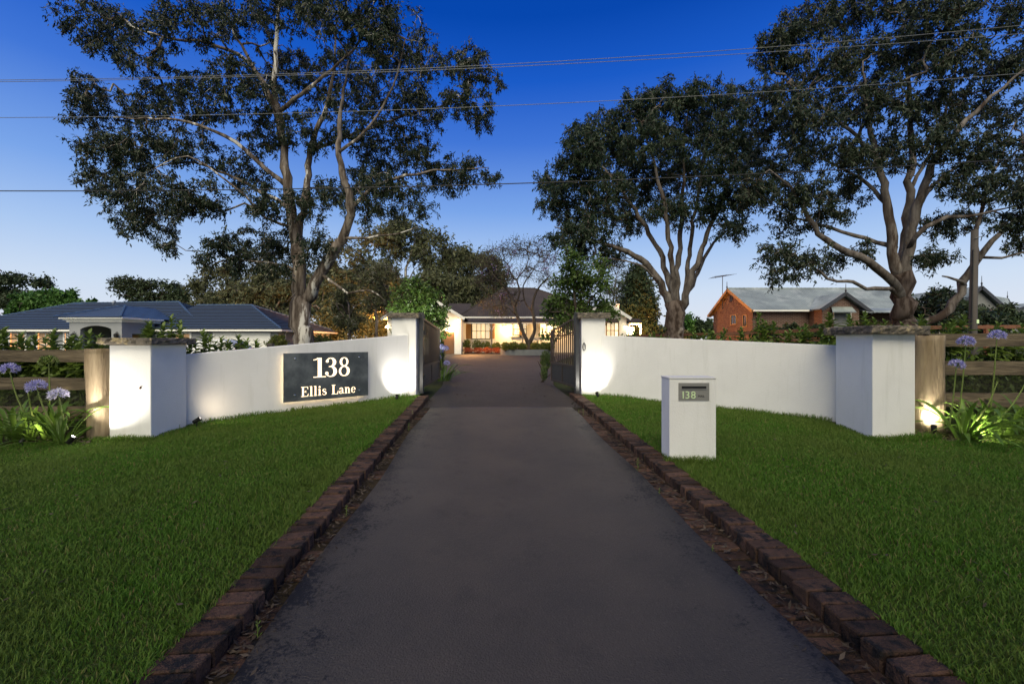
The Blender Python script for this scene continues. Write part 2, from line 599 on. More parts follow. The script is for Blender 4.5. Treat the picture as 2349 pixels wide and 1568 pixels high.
ys = list(np.linspace(-3, 8.58, 60))
dw = strip('driveway', lambda y: xl(y) + 0.15 + 0.03 * math.sin(y * 1.7), lambda y: xr(y) - 0.23 - 0.02 * math.sin(y * 2.1 + 1), ys,
           lambda x, y: Tz(x, y) - 0.062 + 0.012 * (1 - ((x - (xl(y) + xr(y)) / 2) / 1.6) ** 2), M['concrete'], 10)
# slab edge thickness
so = dw.modifiers.new('slab', 'SOLIDIFY')
so.thickness = 0.05
so.offset = -1


def dl(y):
    return xl(y) + 0.02 if y < 12.5 else xl(12.5) - 0.15 * (y - 12.5) - 0.05 * max(0, y - 22) ** 1.3


def dr(y):
    return xr(y) - 0.02 if y < 12.5 else xr(12.5) + 0.10 * (y - 12.5) + 0.08 * max(0, y - 22) ** 1.3


strip('asphalt_drive', dl, dr, list(np.linspace(8.6, 36.5, 50)), lambda x, y: Tz(x, y) - 0.078 + 0.025 * float(sst(9, 14, y)), M['asphalt'], 12)
# gutters between slab and kerb
strip('gutter', lambda y: xl(y) - 0.02, lambda y: xl(y) + 0.30, ys, lambda x, y: Tz(x, y) - 0.092, M['soil'], 3)
strip('gutter', lambda y: xr(y) - 0.36, lambda y: xr(y) + 0.02, ys, lambda x, y: Tz(x, y) - 0.092, M['soil'], 3)


def rough(X, Y):
    return 0.012 * np.sin(X * 2.3 + Y) * np.sin(Y * 1.9 - X * 0.7) + 0.006 * np.sin(X * 7.1) * np.sin(Y * 6.3)


def lawn(side):
    V, F = [], []
    yy = np.concatenate([np.linspace(-3, 11.5, 60)])
    tt = np.concatenate([np.linspace(0, 1, 14) ** 1.5 * 6, np.linspace(8, 40, 8)])
    n = len(tt)
    for y in yy:
        for t in tt:
            x = (xl(y) - 0.225 - t) if side < 0 else (xr(y) + 0.225 + t)
            V.append((x, y, Tz(x, y) - 0.02 + float(rough(x, y))))
    for j in range(len(yy) - 1):
        for k in range(n - 1):
            a = j * n + k
            F.append((a, a + 1, a + n + 1, a + n) if side > 0 else (a + 1, a, a + n, a + n + 1))
    return tag(mk('lawn', V, F, M['lawn'], smooth=True), kind='structure')


lawn(-1)
lawn(1)


def grass(mask_fn, xr_, yr_, dens, name, label, hmul=1.0):
    n = int((xr_[1] - xr_[0]) * (yr_[1] - yr_[0]) * dens)
    x = N.uniform(*xr_, n)
    y = N.uniform(*yr_, n)
    keep = mask_fn(x, y) & (np.abs(x) < 1.24 * y + 0.5)
    # thin out with distance
    keep &= N.random(n) < np.clip(1.35 - y * 0.085, 0.5, 1)
    x, y = x[keep], y[keep]
    n = len(x)
    z = T(x, y) - 0.022 + rough(x, y)
    clump = 0.5 + 0.5 * np.sin(x * 3.1 + 2 * np.sin(y * 2.3)) * np.sin(y * 3.7 + 1.3 * np.sin(x * 1.9))
    h = N.uniform(0.020, 0.046, n) * (0.75 + 0.6 * clump) * hmul
    a = N.uniform(0, 2 * np.pi, n)
    lean = N.uniform(0.15, 1.0, n) * h
    w = N.uniform(0.0017, 0.0032, n) * (1 + y * 0.11)
    dx, dy = np.cos(a), np.sin(a)
    b = N.uniform(0, 2 * np.pi, n)
    sx, sy = np.cos(b) * w, np.sin(b) * w
    V = np.empty((n, 5, 3))
    V[:, 0] = np.stack([x - sx, y - sy, z], 1)
    V[:, 1] = np.stack([x + sx, y + sy, z], 1)
    mx, my, mz = x + dx * lean * 0.35, y + dy * lean * 0.35, z + h * 0.65
    V[:, 2] = np.stack([mx + sx * 0.8, my + sy * 0.8, mz], 1)
    V[:, 3] = np.stack([mx - sx * 0.8, my - sy * 0.8, mz], 1)
    V[:, 4] = np.stack([x + dx * lean, y + dy * lean, z + h], 1)
    i = np.arange(n)[:, None] * 5
    F = np.concatenate([i + np.array([[0, 1, 2]]), i + np.array([[0, 2, 3]]), i + np.array([[3, 2, 4]])])
    o = mknp(name, V, F, M['blade'])
    return tag(o, label, 'grass', kind='stuff')


def wall_l(x):  # depth of the left wall's face at x
    return 6.93 + (x + 5.2) * 0.943


def wall_r(x):
    return 10.04 - (x - 1.75) * 0.808


grass(lambda x, y: (x < xl(y) - 0.235) & (y < np.where(x > -5.2, wall_l(x) - 0.03, np.where(x > -5.85, 5.98, 5.9 + 0.2 * np.sin(x * 3)))), (-8.3, -1.3), (1.2, 10), 8200,
      'lawn_grass', 'short green lawn left of the driveway, running up to the sign wall')
grass(lambda x, y: (x > xr(y) + 0.235) & (y < np.where(x < 5.2, wall_r(x) - 0.03, np.where(x < 5.95, 6.06, 5.95 + 0.2 * np.sin(x * 3)))) & ~((x > 1.84) & (x < 2.42) & (y > 5.02) & (y < 5.3)), (1.2, 8.3), (1.2, 10.2), 8200,
      'lawn_grass', 'short green lawn right of the driveway, around the white mailbox')


grass(lambda x, y: (x > -5.15) & (x < -2.3) & (y > wall_l(x) - 0.09) & (y < wall_l(x) - 0.01), (-5.3, -2.2), (6.8, 9.8), 6500, 'tall_grass', 'ragged taller grass along the foot of the sign wall', 2.1)
grass(lambda x, y: (x > 1.8) & (x < 5.32) & (y > wall_r(x) - 0.10) & (y < wall_r(x) - 0.01), (1.7, 5.4), (6.9, 10.2), 6500, 'tall_grass', 'ragged taller grass along the foot of the right wall', 2.1)
grass(lambda x, y: ((x > 1.78) & (x < 2.48) & (y > 4.94) & (y < 5.02)) | ((x > 5.0) & (x < 5.95) & (y > 5.9) & (y < 6.06)), (1.7, 6.0), (4.9, 6.1), 9000, 'tall_grass', 'ragged taller grass around the foot of the mailbox and right pillar', 1.9)
grass(lambda x, y: (x > -5.8) & (x < -5.0) & (y > 5.86) & (y < 5.98), (-5.9, -5.0), (5.8, 6.0), 9000, 'tall_grass', 'ragged taller grass around the foot of the left low pillar', 1.9)
grass(lambda x, y: ((x < xl(y) - 0.21) & (x > xl(y) - 0.30)) | ((x > xr(y) + 0.21) & (x < xr(y) + 0.30)), (-2.4, 2.6), (1.3, 9.6), 5000, 'tall_grass', 'ragged taller grass leaning over the brick kerbs', 1.7)

# ---- kerb bricks
def brick_mesh(k):
    r = random.Random(k)
    bm = bmesh.new()
    bmesh.ops.create_cube(bm, size=1)
    for v in bm.verts:
        v.co = Vector((v.co.x * 0.235, v.co.y * 0.112, v.co.z * 0.15)) + Vector((r.uniform(-.006, .006), r.uniform(-.004, .004), r.uniform(-.005, .005)))
    bmesh.ops.bevel(bm, geom=bm.edges[:], offset=0.007, segments=1, affect='EDGES')
    me = bpy.data.meshes.new('brick')
    bm.to_mesh(me)
    bm.free()
    me.materials.append(M['brick'])
    return me


BR = [brick_mesh(k) for k in range(8)]
ANG = -math.atan(0.0553)
TILT = math.atan(0.041)
for side, lab in ((-1, 'dark red brick kerb edging the left lawn'), (1, 'dark red brick kerb edging the right lawn beside the mailbox')):
    k = thing('brick_kerb', lab, 'kerb')
    k['kind'] = 'structure'
    y = 0.55
    end = 9.62 if side < 0 else 10.05
    while y < end:
        x = (xl(y) - 0.118) if side < 0 else (xr(y) + 0.118)
        o = link('brick', R.choice(BR), parent=k)
        o.location = (x + R.uniform(-.008, .008), y, Tz(x, y) - 0.066 + R.uniform(-.006, .006))
        o.rotation_euler = (TILT + R.uniform(-.03, .03), R.uniform(-.04, .04), -ANG + R.uniform(-.03, .03) + (math.pi if R.random() < .5 else 0))
        y += 0.1215 + R.uniform(-.003, .003)
# flush brick courses in the gutters
for side, lab in ((-1, 'flat gutter bricks half buried along the left kerb'), (1, 'flat gutter bricks half buried along the right kerb')):
    k = thing('brick_gutter', lab, 'gutter')
    k['kind'] = 'structure'
    y = 0.9
    while y < 8.3:
        x = (xl(y) + 0.095) if side < 0 else (xr(y) - 0.13)
        if side > 0 or R.random() < 0.35:
            o = link('brick', R.choice(BR), parent=k)
            o.location = (x, y, Tz(x, y) - 0.152 + R.uniform(-.008, .006))
            o.rotation_euler = (TILT + R.uniform(-.05, .05), R.uniform(-.06, .06), -ANG + R.uniform(-.05, .05))
        y += 0.123

# ---- leaf litter
def litter(name, label, n, xf, yr_, zoff, size=(0.012, 0.035), kind='stuff', mat='litter'):
    y = N.uniform(*yr_, n)
    x = xf(y, n)
    z = T(x, y) + zoff + N.uniform(0, 0.012, n)
    L = N.uniform(*size, n)
    a = N.uniform(0, 2 * np.pi, n)
    d = np.stack([np.cos(a), np.sin(a), N.normal(0, .25, n)], 1)
    s = np.stack([-np.sin(a), np.cos(a), N.normal(0, .35, n)], 1) * 0.28
    c = np.stack([x, y, z], 1)
    V = np.stack([c - d * L[:, None], c + s * L[:, None], c + d * L[:, None] + np.array([0, 0, .004]), c - s * L[:, None]], 1)
    F = np.arange(n * 4).reshape(n, 4)
    return tag(mknp(name, V, F, M[mat]), label, 'leaves', kind=kind)


litter('leaf_litter', 'dry curled leaves lying in the gutter along the left kerb', 1000, lambda y, n: xl(y) + 0.01 + np.abs(N.normal(0, .085, n)), (1.1, 9.5), -0.068)
litter('leaf_litter', 'dry curled leaves lying in the gutter along the right kerb', 1000, lambda y, n: xr(y) - 0.01 - np.abs(N.normal(0, .11, n)), (1.1, 9.5), -0.068)
litter('leaf_litter', 'fallen leaves scattered over the dark asphalt inside the gate', 420, lambda y, n: N.uniform(-2.0, 1.4, n), (8.7, 16), -0.062, (0.015, 0.045))
litter('leaf_litter', 'fallen leaves scattered over the lawns', 260, lambda y, n: np.where(N.random(n) < .5, xl(y) - .3 - N.random(n) * 4, xr(y) + .3 + N.random(n) * 4), (1.6, 6.0), 0.012, (0.012, 0.03))
litter('leaf_litter', 'dry mulch under the spotlit left wall and post', 900, lambda y, n: N.uniform(-8.2, -5.75, n), (5.8, 6.4), -0.005, (0.02, 0.06))
litter('leaf_litter', 'dry mulch under the right post and strappy plant', 900, lambda y, n: N.uniform(5.75, 8.3, n), (5.85, 6.5), -0.005, (0.02, 0.06))
# ---------------------------------------------------------------- front walls, pillars, gates
DL = Vector((2.97, 2.80, 0)).normalized()         # along the left wall towards the gate
NL = Vector((DL.y, -DL.x, 0))                      # its face, towards the road
AL = Vector((-5.2, 6.93, 0))


def quadwall(name, label, A, B, nrm, thick, zt0, zt1, parent=None):
    r = thing(name, label, 'wall', (A.x, A.y, Tz(A.x, A.y)))
    a2, b2 = A - nrm * thick, B - nrm * thick
    n = 14
    V, F = [], []
    for i in range(n + 1):
        t = i / n
        p, q = A.lerp(B, t), a2.lerp(b2, t)
        zt = zt0 + (zt1 - zt0) * t
        zb = Tz(p.x, p.y) - 0.15
        V += [(p.x, p.y, zb), (p.x, p.y, zt), (q.x, q.y, zt), (q.x, q.y, zb)]
    for i in range(n):
        for k in range(4):
            F.append((i * 4 + k, (i + 1) * 4 + k, (i + 1) * 4 + (k + 1) % 4, i * 4 + (k + 1) % 4))
    F += [(3, 2, 1, 0), (n * 4, n * 4 + 1, n * 4 + 2, n * 4 + 3)]
    mk('wall_body', V, F, M['render'], r, bevel=0.008)
    return r


quadwall('boundary_wall', 'low white rendered wall left of the gate, carrying the house sign', AL - DL * 0.25, Vector((-2.36, 9.70, 0)), NL, 0.2, 1.38, 1.765)
NRW = Vector((-0.808, -1, 0)).normalized()
quadwall('boundary_wall', 'low white rendered wall right of the gate, behind the mailbox', Vector((1.85, 9.98, 0)), Vector((5.45, 7.07, 0)), NRW, 0.2, 1.762, 1.54)


def cap_mesh(name, ring, over, z0, z1, parent, seed):
    """rock-faced stone slab: overhanging ring with chipped, uneven sides"""
    r = random.Random(seed)
    c = Vector((sum(p[0] for p in ring) / 4, sum(p[1] for p in ring) / 4))
    big = []
    for p in ring:
        d = Vector((p[0], p[1])) - c
        big.append(c + d * (1 + over / (d.length * 0.72)))
    pts = []
    for i in range(4):
        a, b = big[i], big[(i + 1) % 4]
        for k in range(14):
            pts.append(a.lerp(b, k / 14))
    V, F = [], []
    n = len(pts)
    lv = [(z0, 0.02), (z0 + 0.25 * (z1 - z0), 0.0), (z0 + 0.6 * (z1 - z0), 0.0), (z0 + .92 * (z1 - z0), 0.008), (z1, 0.02)]
    for li, (z, inset) in enumerate(lv):
        for p in pts:
            d = (p - c).normalized()
            j = (r.uniform(-.028, .010) if 0 < li < 3 else r.uniform(-.012, .004))
            q = p + d * (j - inset)
            V.append((q.x, q.y, z + (r.uniform(-.008, .008) if li in (1, 2, 3) else (r.uniform(-.003, .006) if li == 4 else 0))))
    for l in range(len(lv) - 1):
        for i in range(n):
            F.append((l * n + i, l * n + (i + 1) % n, (l + 1) * n + (i + 1) % n, (l + 1) * n + i))
    F.append(tuple(range(n - 1, -1, -1)))
    F.append(tuple(range((len(lv) - 1) * n, len(lv) * n)))
    return mk(name, V, F, M['cap'], parent)


def pillar(label, ring, zc, zt, over, seed):
    z0 = min(Tz(*p) for p in ring) - 0.15
    r = thing('gate_pillar' if zc > 2 else 'wall_pillar', label, 'pillar', (ring[0][0], ring[0][1], z0 + .15))
    MB().prism(ring, z0, zc).build('shaft', M['render'], r, bevel=0.012)
    cap_mesh('capstone', ring, over, zc - 0.002, zt, r, seed)
    return r


PL = [(-5.71, 6.05), (-5.06, 5.98), (-5.15, 6.75), (-5.80, 6.80)]
PR = [(5.13, 6.07), (5.86, 6.20), (5.95, 6.98), (5.22, 6.88)]
pillar('low white pillar at the left end of the sign wall, brightly spotlit', PL, 1.563, 1.655, 0.10, 3)
pillar('low white pillar at the right end, beside the weathered log post', PR, 1.715, 1.83, 0.13, 5)
GL = [(-2.745, 9.72), (-2.185, 9.72), (-2.205, 10.32), (-2.765, 10.32)]
GR = [(1.60, 9.82), (2.15, 9.82), (2.17, 10.42), (1.62, 10.42)]
pillar('tall white gate pillar left of the driveway', GL, 2.15, 2.255, 0.10, 11)
pillar('tall white gate pillar right of the driveway, with a handle on it', GR, 2.145, 2.265, 0.12, 12)
# ring handle on the right pillar's driveway side
h = thing('pull_handle', 'small dark ring handle on the right gate pillar', 'handle', (1.60, 9.83, 1.5))
MB().tube([Vector((1.655 + .03 * math.cos(a), 9.795, 1.49 + .085 * math.sin(a))) for a in np.linspace(0, 2 * math.pi, 13)], 0.010, 6).build('ring', M['steel'], h, True)
MB().bx(1.645, 1.665, 9.795, 9.82, 1.56, 1.585).build('bracket', M['steel'], h)


# ---- gates
def gate(label, H, E, zb0, zb1, zt0, zt1, nbars, post_off):
    """leaf from the hinge H to the free end E (x, y)"""
    H, E = Vector((*H, 0)), Vector((*E, 0))
    r = thing('driveway_gate', label, 'gate', (H.x, H.y, zb0))
    d = (E - H)
    L = d.length
    u = d / L
    nrm = Vector((-u.y, u.x, 0))

    def at(t, z):
        p = H + d * t
        return Vector((p.x, p.y, z))

    def zt(t):
        s = t * t * (3 - 2 * t) * 0.6 + t * 0.4
        return zt0 + (zt1 - zt0) * s

    def zb(t):
        return zb0 + (zb1 - zb0) * t

    # hinge post on the pillar
    hp = MB().box(at(-0.03, (zb0 - .12 + zt0 + .12) / 2), u * 0.05, nrm * 0.05, Vector((0, 0, (zt0 - zb0 + .24) / 2)))
    post = hp.build('hinge_post', M['steel'], r, bevel=0.004)
    for z in (zb0 + 0.25, zt0 - 0.35):
        MB().lathe(at(0.02, z - .05) - nrm * 0.055, [(0.022, 0), (0.022, .1)], 8).build('hinge', M['steel'], post)
    # stiles
    MB().bar(at(.045, zb0), at(.045, zt(0.045)), 0.045, 0.045, up=u).build('stile', M['steel'], r)
    MB().bar(at(1, zb1), at(1, zt1), 0.045, 0.045, up=u).build('stile', M['gatebar'], r)
    m = MB()
    n = 12
    for k in range(n):
        a, b = 0.045 + .955 * k / n, 0.045 + .955 * (k + 1) / n
        m.bar(at(a, zt(a) - .02), at(b + .004, zt(b) - .02), 0.04, 0.04)
    m.build('top_rail', M['gatebar'], r)
    zm = zb0 + 0.50
    MB().bar(at(.06, zm), at(.985, zm + (zb1 - zb0) * .6), 0.04, 0.055).build('middle_rail', M['gatebar'], r)
    MB().bar(at(.06, zb0 + .03), at(.985, zb1 + .03), 0.04, 0.05).build('bottom_rail', M['gatebar'], r)
    MB().bar(at(.52, zb(.52) + .056), at(.52, zm - .026), 0.04, 0.04, up=u).build('mullion', M['gatebar'], r)
    for a, b in ((.075, .505), (.535, .975)):
        c = at((a + b) / 2, (zb0 + .055 + zm - .03) / 2 + (zb1 - zb0) * (a + b) / 4)
        MB().box(c, u * L * (b - a) / 2, nrm * 0.006, Vector((0, 0, (zm - zb0 - .085) / 2))).build('infill_panel', M['steel'], r)
    for k in range(nbars):
        t = 0.045 + 0.955 * (k + 1) / (nbars + 1)
        MB().bar(at(t, zm + .02 + (zb1 - zb0) * .6 * t), at(t, zt(t) - .03), 0.024, 0.024, up=u).build('bar', M['gatebar'], r)
    latch = at(.97, zm + .12)
    MB().box(latch - nrm * .03, u * .04, nrm * .02, Vector((0, 0, .06))).build('latch', M['steel'], r)
    return r


gate('open dark steel gate leaf hinged on the left gate pillar', (-2.10, 9.95), (-2.01, 11.75), 0.53, 0.59, 2.16, 1.98, 13, 1)
gate('open dark steel gate leaf hinged on the right gate pillar', (1.50, 9.98), (1.09, 11.72), 0.52, 0.54, 2.17, 1.93, 11, -1)

# ---- house sign on the left wall
sg = thing('house_sign', 'dark steel sign with backlit number 138 and the words Ellis Lane', 'sign', tuple(AL + DL * 2.15 + Vector((0, 0, .92))))
S0, S1, ZB, ZT = 1.342, 2.962, 0.488, 1.392
OFF = 0.05


def sp(a, b, out=0.0):
    """a point of the sign: a along (0..1), b up from its lower edge (0..1)"""
    p = AL + DL * (S0 + (S1 - S0) * a) + NL * (OFF + out)
    return Vector((p.x, p.y, ZB + (ZT - ZB) * b))


SWID, SHEI = S1 - S0, ZT - ZB
m = MB()
m.box(sp(.5, .5, -.002), DL * SWID / 2, NL * .004, Vector((0, 0, SHEI / 2)))
m.build('plate', M['signplate'], sg, bevel=0.001)
for a, b in ((.12, .885), (.88, .885), (.12, .13), (.88, .13)):
    MB().lathe(sp(a, b, -.045), [(.009, 0), (.009, .047), (.019, .047), (.019, .056), (.012, .059)], 12, NL).build('standoff_bolt', M['bolt'], sg)
# led strips behind the plate, facing the wall
lp = MB()
for (a0, b0, a1, b1) in ((.03, .03, .03, .97), (.03, .03, .97, .03)):
    lp.bar(sp(a0, b0, -.014), sp(a1, b1, -.014), .012, .006, up=NL)
lp.build('light_strip', M['led'], sg)


class Glyph:
    """flat letter built in its own units (cap height 1), laid on the sign as a thin raised piece"""

    def __init__(s, ox, oy, sc):
        s.ox, s.oy, s.sc, s.m = ox, oy, sc, MB()
        s.slant = 0

    def pt(s, x, y, out):
        return sp((s.ox + x * s.sc) / SWID, (s.oy + y * s.sc) / SHEI, out)

    def poly(s, pts):
        n = len(pts)
        V = [s.pt(x, y, .0025) for x, y in pts] + [s.pt(x, y, .006) for x, y in pts]
        s.m.add(V, [tuple(range(n - 1, -1, -1)), tuple(range(n, 2 * n))] + [(i, (i + 1) % n, (i + 1) % n + n, i + n) for i in range(n)])

    def rect(s, x0, y0, x1, y1):
        s.poly([(x0, y0), (x1, y0), (x1, y1), (x0, y1)])

    def rib(s, pts, wid):
        n = len(pts)
        L, Rr = [], []
        for i, (x, y) in enumerate(pts):
            a, b = pts[max(i - 1, 0)], pts[min(i + 1, n - 1)]
            dx, dy = b[0] - a[0], b[1] - a[1]
            l = math.hypot(dx, dy) or 1
            w = wid[i] / 2
            L.append((x - dy / l * w, y + dx / l * w))
            Rr.append((x + dy / l * w, y - dx / l * w))
        for i in range(n - 1):
            s.poly([L[i], Rr[i], Rr[i + 1], L[i + 1]])

    def arc(s, cx, cy, rx, ry, a0, a1, wf, n=22):
        A = [math.radians(a0 + (a1 - a0) * i / n) for i in range(n + 1)]
        s.rib([(cx + rx * math.cos(a), cy + ry * math.sin(a)) for a in A], [wf(a) for a in A])

    def disc(s, cx, cy, r):
        s.poly([(cx + r * math.cos(a), cy + r * math.sin(a)) for a in np.linspace(0, 2 * math.pi, 13)[:-1]])

    def done(s, name, mat):
        return s.m.build(name, mat, sg)


def thick(a, lo, hi):
    return lo * .85 + (hi * .84 - lo * .85) * abs(math.cos(a)) ** 1.3


def one(g):
    g.rect(.215, .04, .405, 1.0)
    g.rect(0.0, 0, .62, .045)
    g.rib([(.0, .90), (.12, .915), (.22, .985)], [.04, .045, .06])


def three(g):
    g.arc(.27, .76, .20, .215, 150, -88, lambda a: thick(a, .045, .20) if math.cos(a) > 0 else .05)
    g.arc(.27, .275, .235, .255, 88, -150, lambda a: thick(a, .045, .22) if math.cos(a) > 0 else .05)
    g.disc(.10, .82, .075)
    g.disc(.075, .19, .085)
    g.rect(.18, .515, .30, .555)


def eight(g):
    g.arc(.30, .765, .175, .215, 0, 360, lambda a: thick(a, .04, .12 if math.cos(a) > 0 else .15), 30)
    g.arc(.30, .27, .225, .25, 0, 360, lambda a: thick(a, .045, .17 if math.cos(a) > 0 else .13), 30)


def letter(g, ch):
    if ch == 'E':
        g.rect(.10, .04, .27, .96)
        g.rect(0, 0, .68, .05); g.rect(0, .95, .66, 1.0); g.rect(.27, .48, .46, .525)
        g.poly([(.60, .05), (.68, .05), (.72, .30), (.69, .30)]); g.poly([(.58, .95), (.66, .95), (.68, .72), (.65, .72)])
        g.rect(.44, .38, .48, .63)
        return .80
    if ch == 'l':
        g.rect(.09, .04, .24, 1.02); g.rect(0, 0, .33, .045); g.rect(0, .98, .09, 1.02)
        return .40
    if ch == 'i':
        g.rect(.09, .04, .24, .66); g.rect(0, 0, .33, .045); g.rect(0, .62, .09, .66); g.disc(.165, .88, .095)
        return .40
    if ch == 's':
        P_ = [(.40, .50), (.36, .60), (.24, .655), (.11, .60), (.09, .50), (.18, .40), (.32, .32), (.41, .22), (.38, .08), (.24, .015), (.10, .06), (.05, .20)]
        g.rib(P_, [.04, .05, .05, .08, .11, .14, .15, .12, .08, .05, .05, .04])
        return .52
    if ch == 'L':
        g.rect(.10, .04, .27, .96); g.rect(0, 0, .66, .05); g.rect(0, .95, .40, 1.0); g.poly([(.58, .05), (.66, .05), (.70, .36), (.67, .36)])
        return .76
    if ch == 'a':
        g.rect(.30, .08, .43, .48); g.rib([(.365, .48), (.30, .62), (.20, .65), (.08, .56)], [.13, .09, .05, .06]); g.disc(.09, .53, .055)
        g.arc(.20, .17, .145, .15, 60, 320, lambda a: thick(a, .04, .12)); g.rib([(.42, .10), (.46, .03), (.54, .06)], [.06, .05, .04])
        return .58
    if ch == 'n':
        g.rect(.08, .04, .21, .66); g.rect(0, 0, .29, .045); g.rect(0, .62, .08, .66)
        g.rib([(.21, .52), (.30, .63), (.40, .63), (.455, .50), (.46, .04)], [.04, .05, .08, .13, .13]); g.rect(.37, 0, .62, .045)
        return .68
    if ch == 'e':
        g.arc(.26, .33, .19, .31, 8, 325, lambda a: thick(a, .045, .13)); g.rect(.13, .33, .47, .37)
        return .54


for nm, fn, bx0 in (('digit', one, .325), ('digit', three, .462), ('digit', eight, .620)):
    g = Glyph(bx0 * SWID, .475 * SHEI, .415 * SHEI)
    fn(g)
    g.done(nm, M['letter'])
bx0 = .188 * SWID
for ch in 'Ellis Lane':
    if ch == ' ':
        bx0 += .085
        continue
    g = Glyph(bx0, .088 * SHEI, .205 * SHEI)
    adv = letter(g, ch)
    g.done('letter', M['letter'])
    bx0 += adv * .205 * SHEI * 1.03

# ---- mailbox
mb = thing('mailbox', 'white rendered mailbox block with steel slot plate reading 138 MAIL', 'mailbox', (2.13, 5.16, Tz(2.13, 5.1)))
z0 = Tz(2.13, 5.0)
MB().prism([(1.856, 5.03), (2.405, 5.03), (2.405, 5.30), (1.856, 5.30)], z0 - .1, 1.165).build('body', M['render'], mb, bevel=0.004)
MB().prism([(1.848, 5.022), (2.413, 5.022), (2.413, 5.308), (1.848, 5.308)], 1.167, 1.182).build('lid', M['white'], mb, bevel=0.003)
plate = MB().bx(1.962, 2.322, 5.021, 5.032, .911, 1.119).build('slot_plate', M['mailplate'], mb, bevel=0.001)
MB().bx(1.998, 2.286, 5.0185, 5.0225, 1.052, 1.080).build('slot', M['black'], plate)
fr = MB()
fr.bx(1.990, 2.294, 5.016, 5.0205, 1.0805, 1.085)
fr.bx(1.990, 2.294, 5.010, 5.0205, 1.046, 1.0515)
fr.build('slot_frame', M['mailplate'], plate)


def text(body, name, size, loc, mat, parent, depth=0.002, sx=1.0):
    c = bpy.data.curves.new(name, 'FONT')
    c.body = body
    c.size = size
    c.extrude = depth
    c.resolution_u = 4
    o = bpy.data.objects.new(name, c)
    COL.objects.link(o)
    dg = bpy.context.evaluated_depsgraph_get()
    me = bpy.data.meshes.new_from_object(o.evaluated_get(dg))
    bpy.data.objects.remove(o)
    bpy.data.curves.remove(c)
    off = wloc(parent)
    V = [(loc[0] + v.co.x * sx - off.x, loc[1] - v.co.z - off.y, loc[2] + v.co.y - off.z) for v in me.vertices]
    for v, q in zip(me.vertices, V):
        v.co = q
    me.materials.clear()
    return link(name, me, mat, parent)


for i, ch in enumerate('138'):
    text(ch, 'digit', .123, (1.978 + (0.004, .056, .124)[i], 5.0185, .935), M['glow'], plate, .004, 1.0)
text('MAIL', 'word', .036, (2.188, 5.0195, .951), M['black'], plate, .001, 1.0)
# ---------------------------------------------------------------- timber fences beside the walls
def rail_mesh(parent, a, b, h, th, seed, name='rail'):
    r = random.Random(seed)
    a, b = Vector(a), Vector(b)
    n = 18
    d = (b - a)
    u = d.normalized()
    nr = Vector((u.y, -u.x, 0)).normalized()
    V, F = [], []
    for i in range(n + 1):
        p = a + d * i / n
        w1, w2, t1 = r.uniform(-.006, .006), r.uniform(-.006, .006), r.uniform(-.004, .004)
        V += [p - nr * th / 2 + Vector((0, 0, w2)), p + nr * (th / 2 + t1) + Vector((0, 0, w2)), p + nr * (th / 2 + t1) + Vector((0, 0, h + w1)), p - nr * th / 2 + Vector((0, 0, h + w1))]
    for i in range(n):
        for k in range(4):
            F.append((i * 4 + k, (i + 1) * 4 + k, (i + 1) * 4 + (k + 1) % 4, i * 4 + (k + 1) % 4))
    F += [(3, 2, 1, 0), (n * 4, n * 4 + 1, n * 4 + 2, n * 4 + 3)]
    return mk(name, V, F, M['rail'], parent)


def log_post(parent, cx, cy, z0, z1, r0, seed, sq=0.85):
    r = random.Random(seed)
    n, lv = 18, 16
    V, F = [], []
    ph = [r.uniform(0, 6) for _ in range(6)]
    for l in range(lv + 1):
        t = l / lv
        z = z0 + (z1 - z0) * t
        ox = 0.018 * math.sin(t * 4 + ph[0])
        for k in range(n):
            a = 2 * math.pi * k / n
            q = r0 * (1 + .05 * math.sin(3 * a + ph[1] + t * 2) + .04 * math.sin(5 * a + ph[2] - t * 3) + .05 * math.sin(t * 7 + ph[3]) + r.uniform(-.015, .015))
            sq_ = 1 / (abs(math.cos(a)) ** 4 + abs(math.sin(a)) ** 4) ** .25
            q *= (1 - sq) + sq * sq_
            V.append((cx + ox + q * math.cos(a), cy + q * math.sin(a), z + (r.uniform(-.006, .006) if l == lv else 0)))
    for l in range(lv):
        for k in range(n):
            F.append((l * n + k, l * n + (k + 1) % n, (l + 1) * n + (k + 1) % n, (l + 1) * n + k))
    F.append(tuple(range(lv * n, lv * n + n)))
    return mk('log_post', V, F, M['post'], parent, smooth=True)


def wire_mesh(parent, a, b, z0, z1):
    m_v, m_f = [], []
    a, b = Vector(a), Vector(b)
    d = b - a
    L = d.length
    u = d / L
    w = 0.0011
    st = 0.022
    q = 0

    def strip_(p, s, e):
        nonlocal q
        m_v.extend([p - s, p + s, p + e + s, p + e - s])
        m_f.append((q, q + 1, q + 2, q + 3))
        q += 4

    x = 0
    while x < L:
        p = a + u * x
        strip_(Vector((p.x, p.y, z0)), u * w, Vector((0, 0, z1 - z0)))
        x += st
    z = z0
    while z < z1:
        strip_(Vector((a.x, a.y - .003, z)), Vector((0, 0, w)), d)
        z += st
    o = mk('wire_mesh', m_v, m_f, M['wire'], parent)
    o['kind'] = 'stuff'
    return o


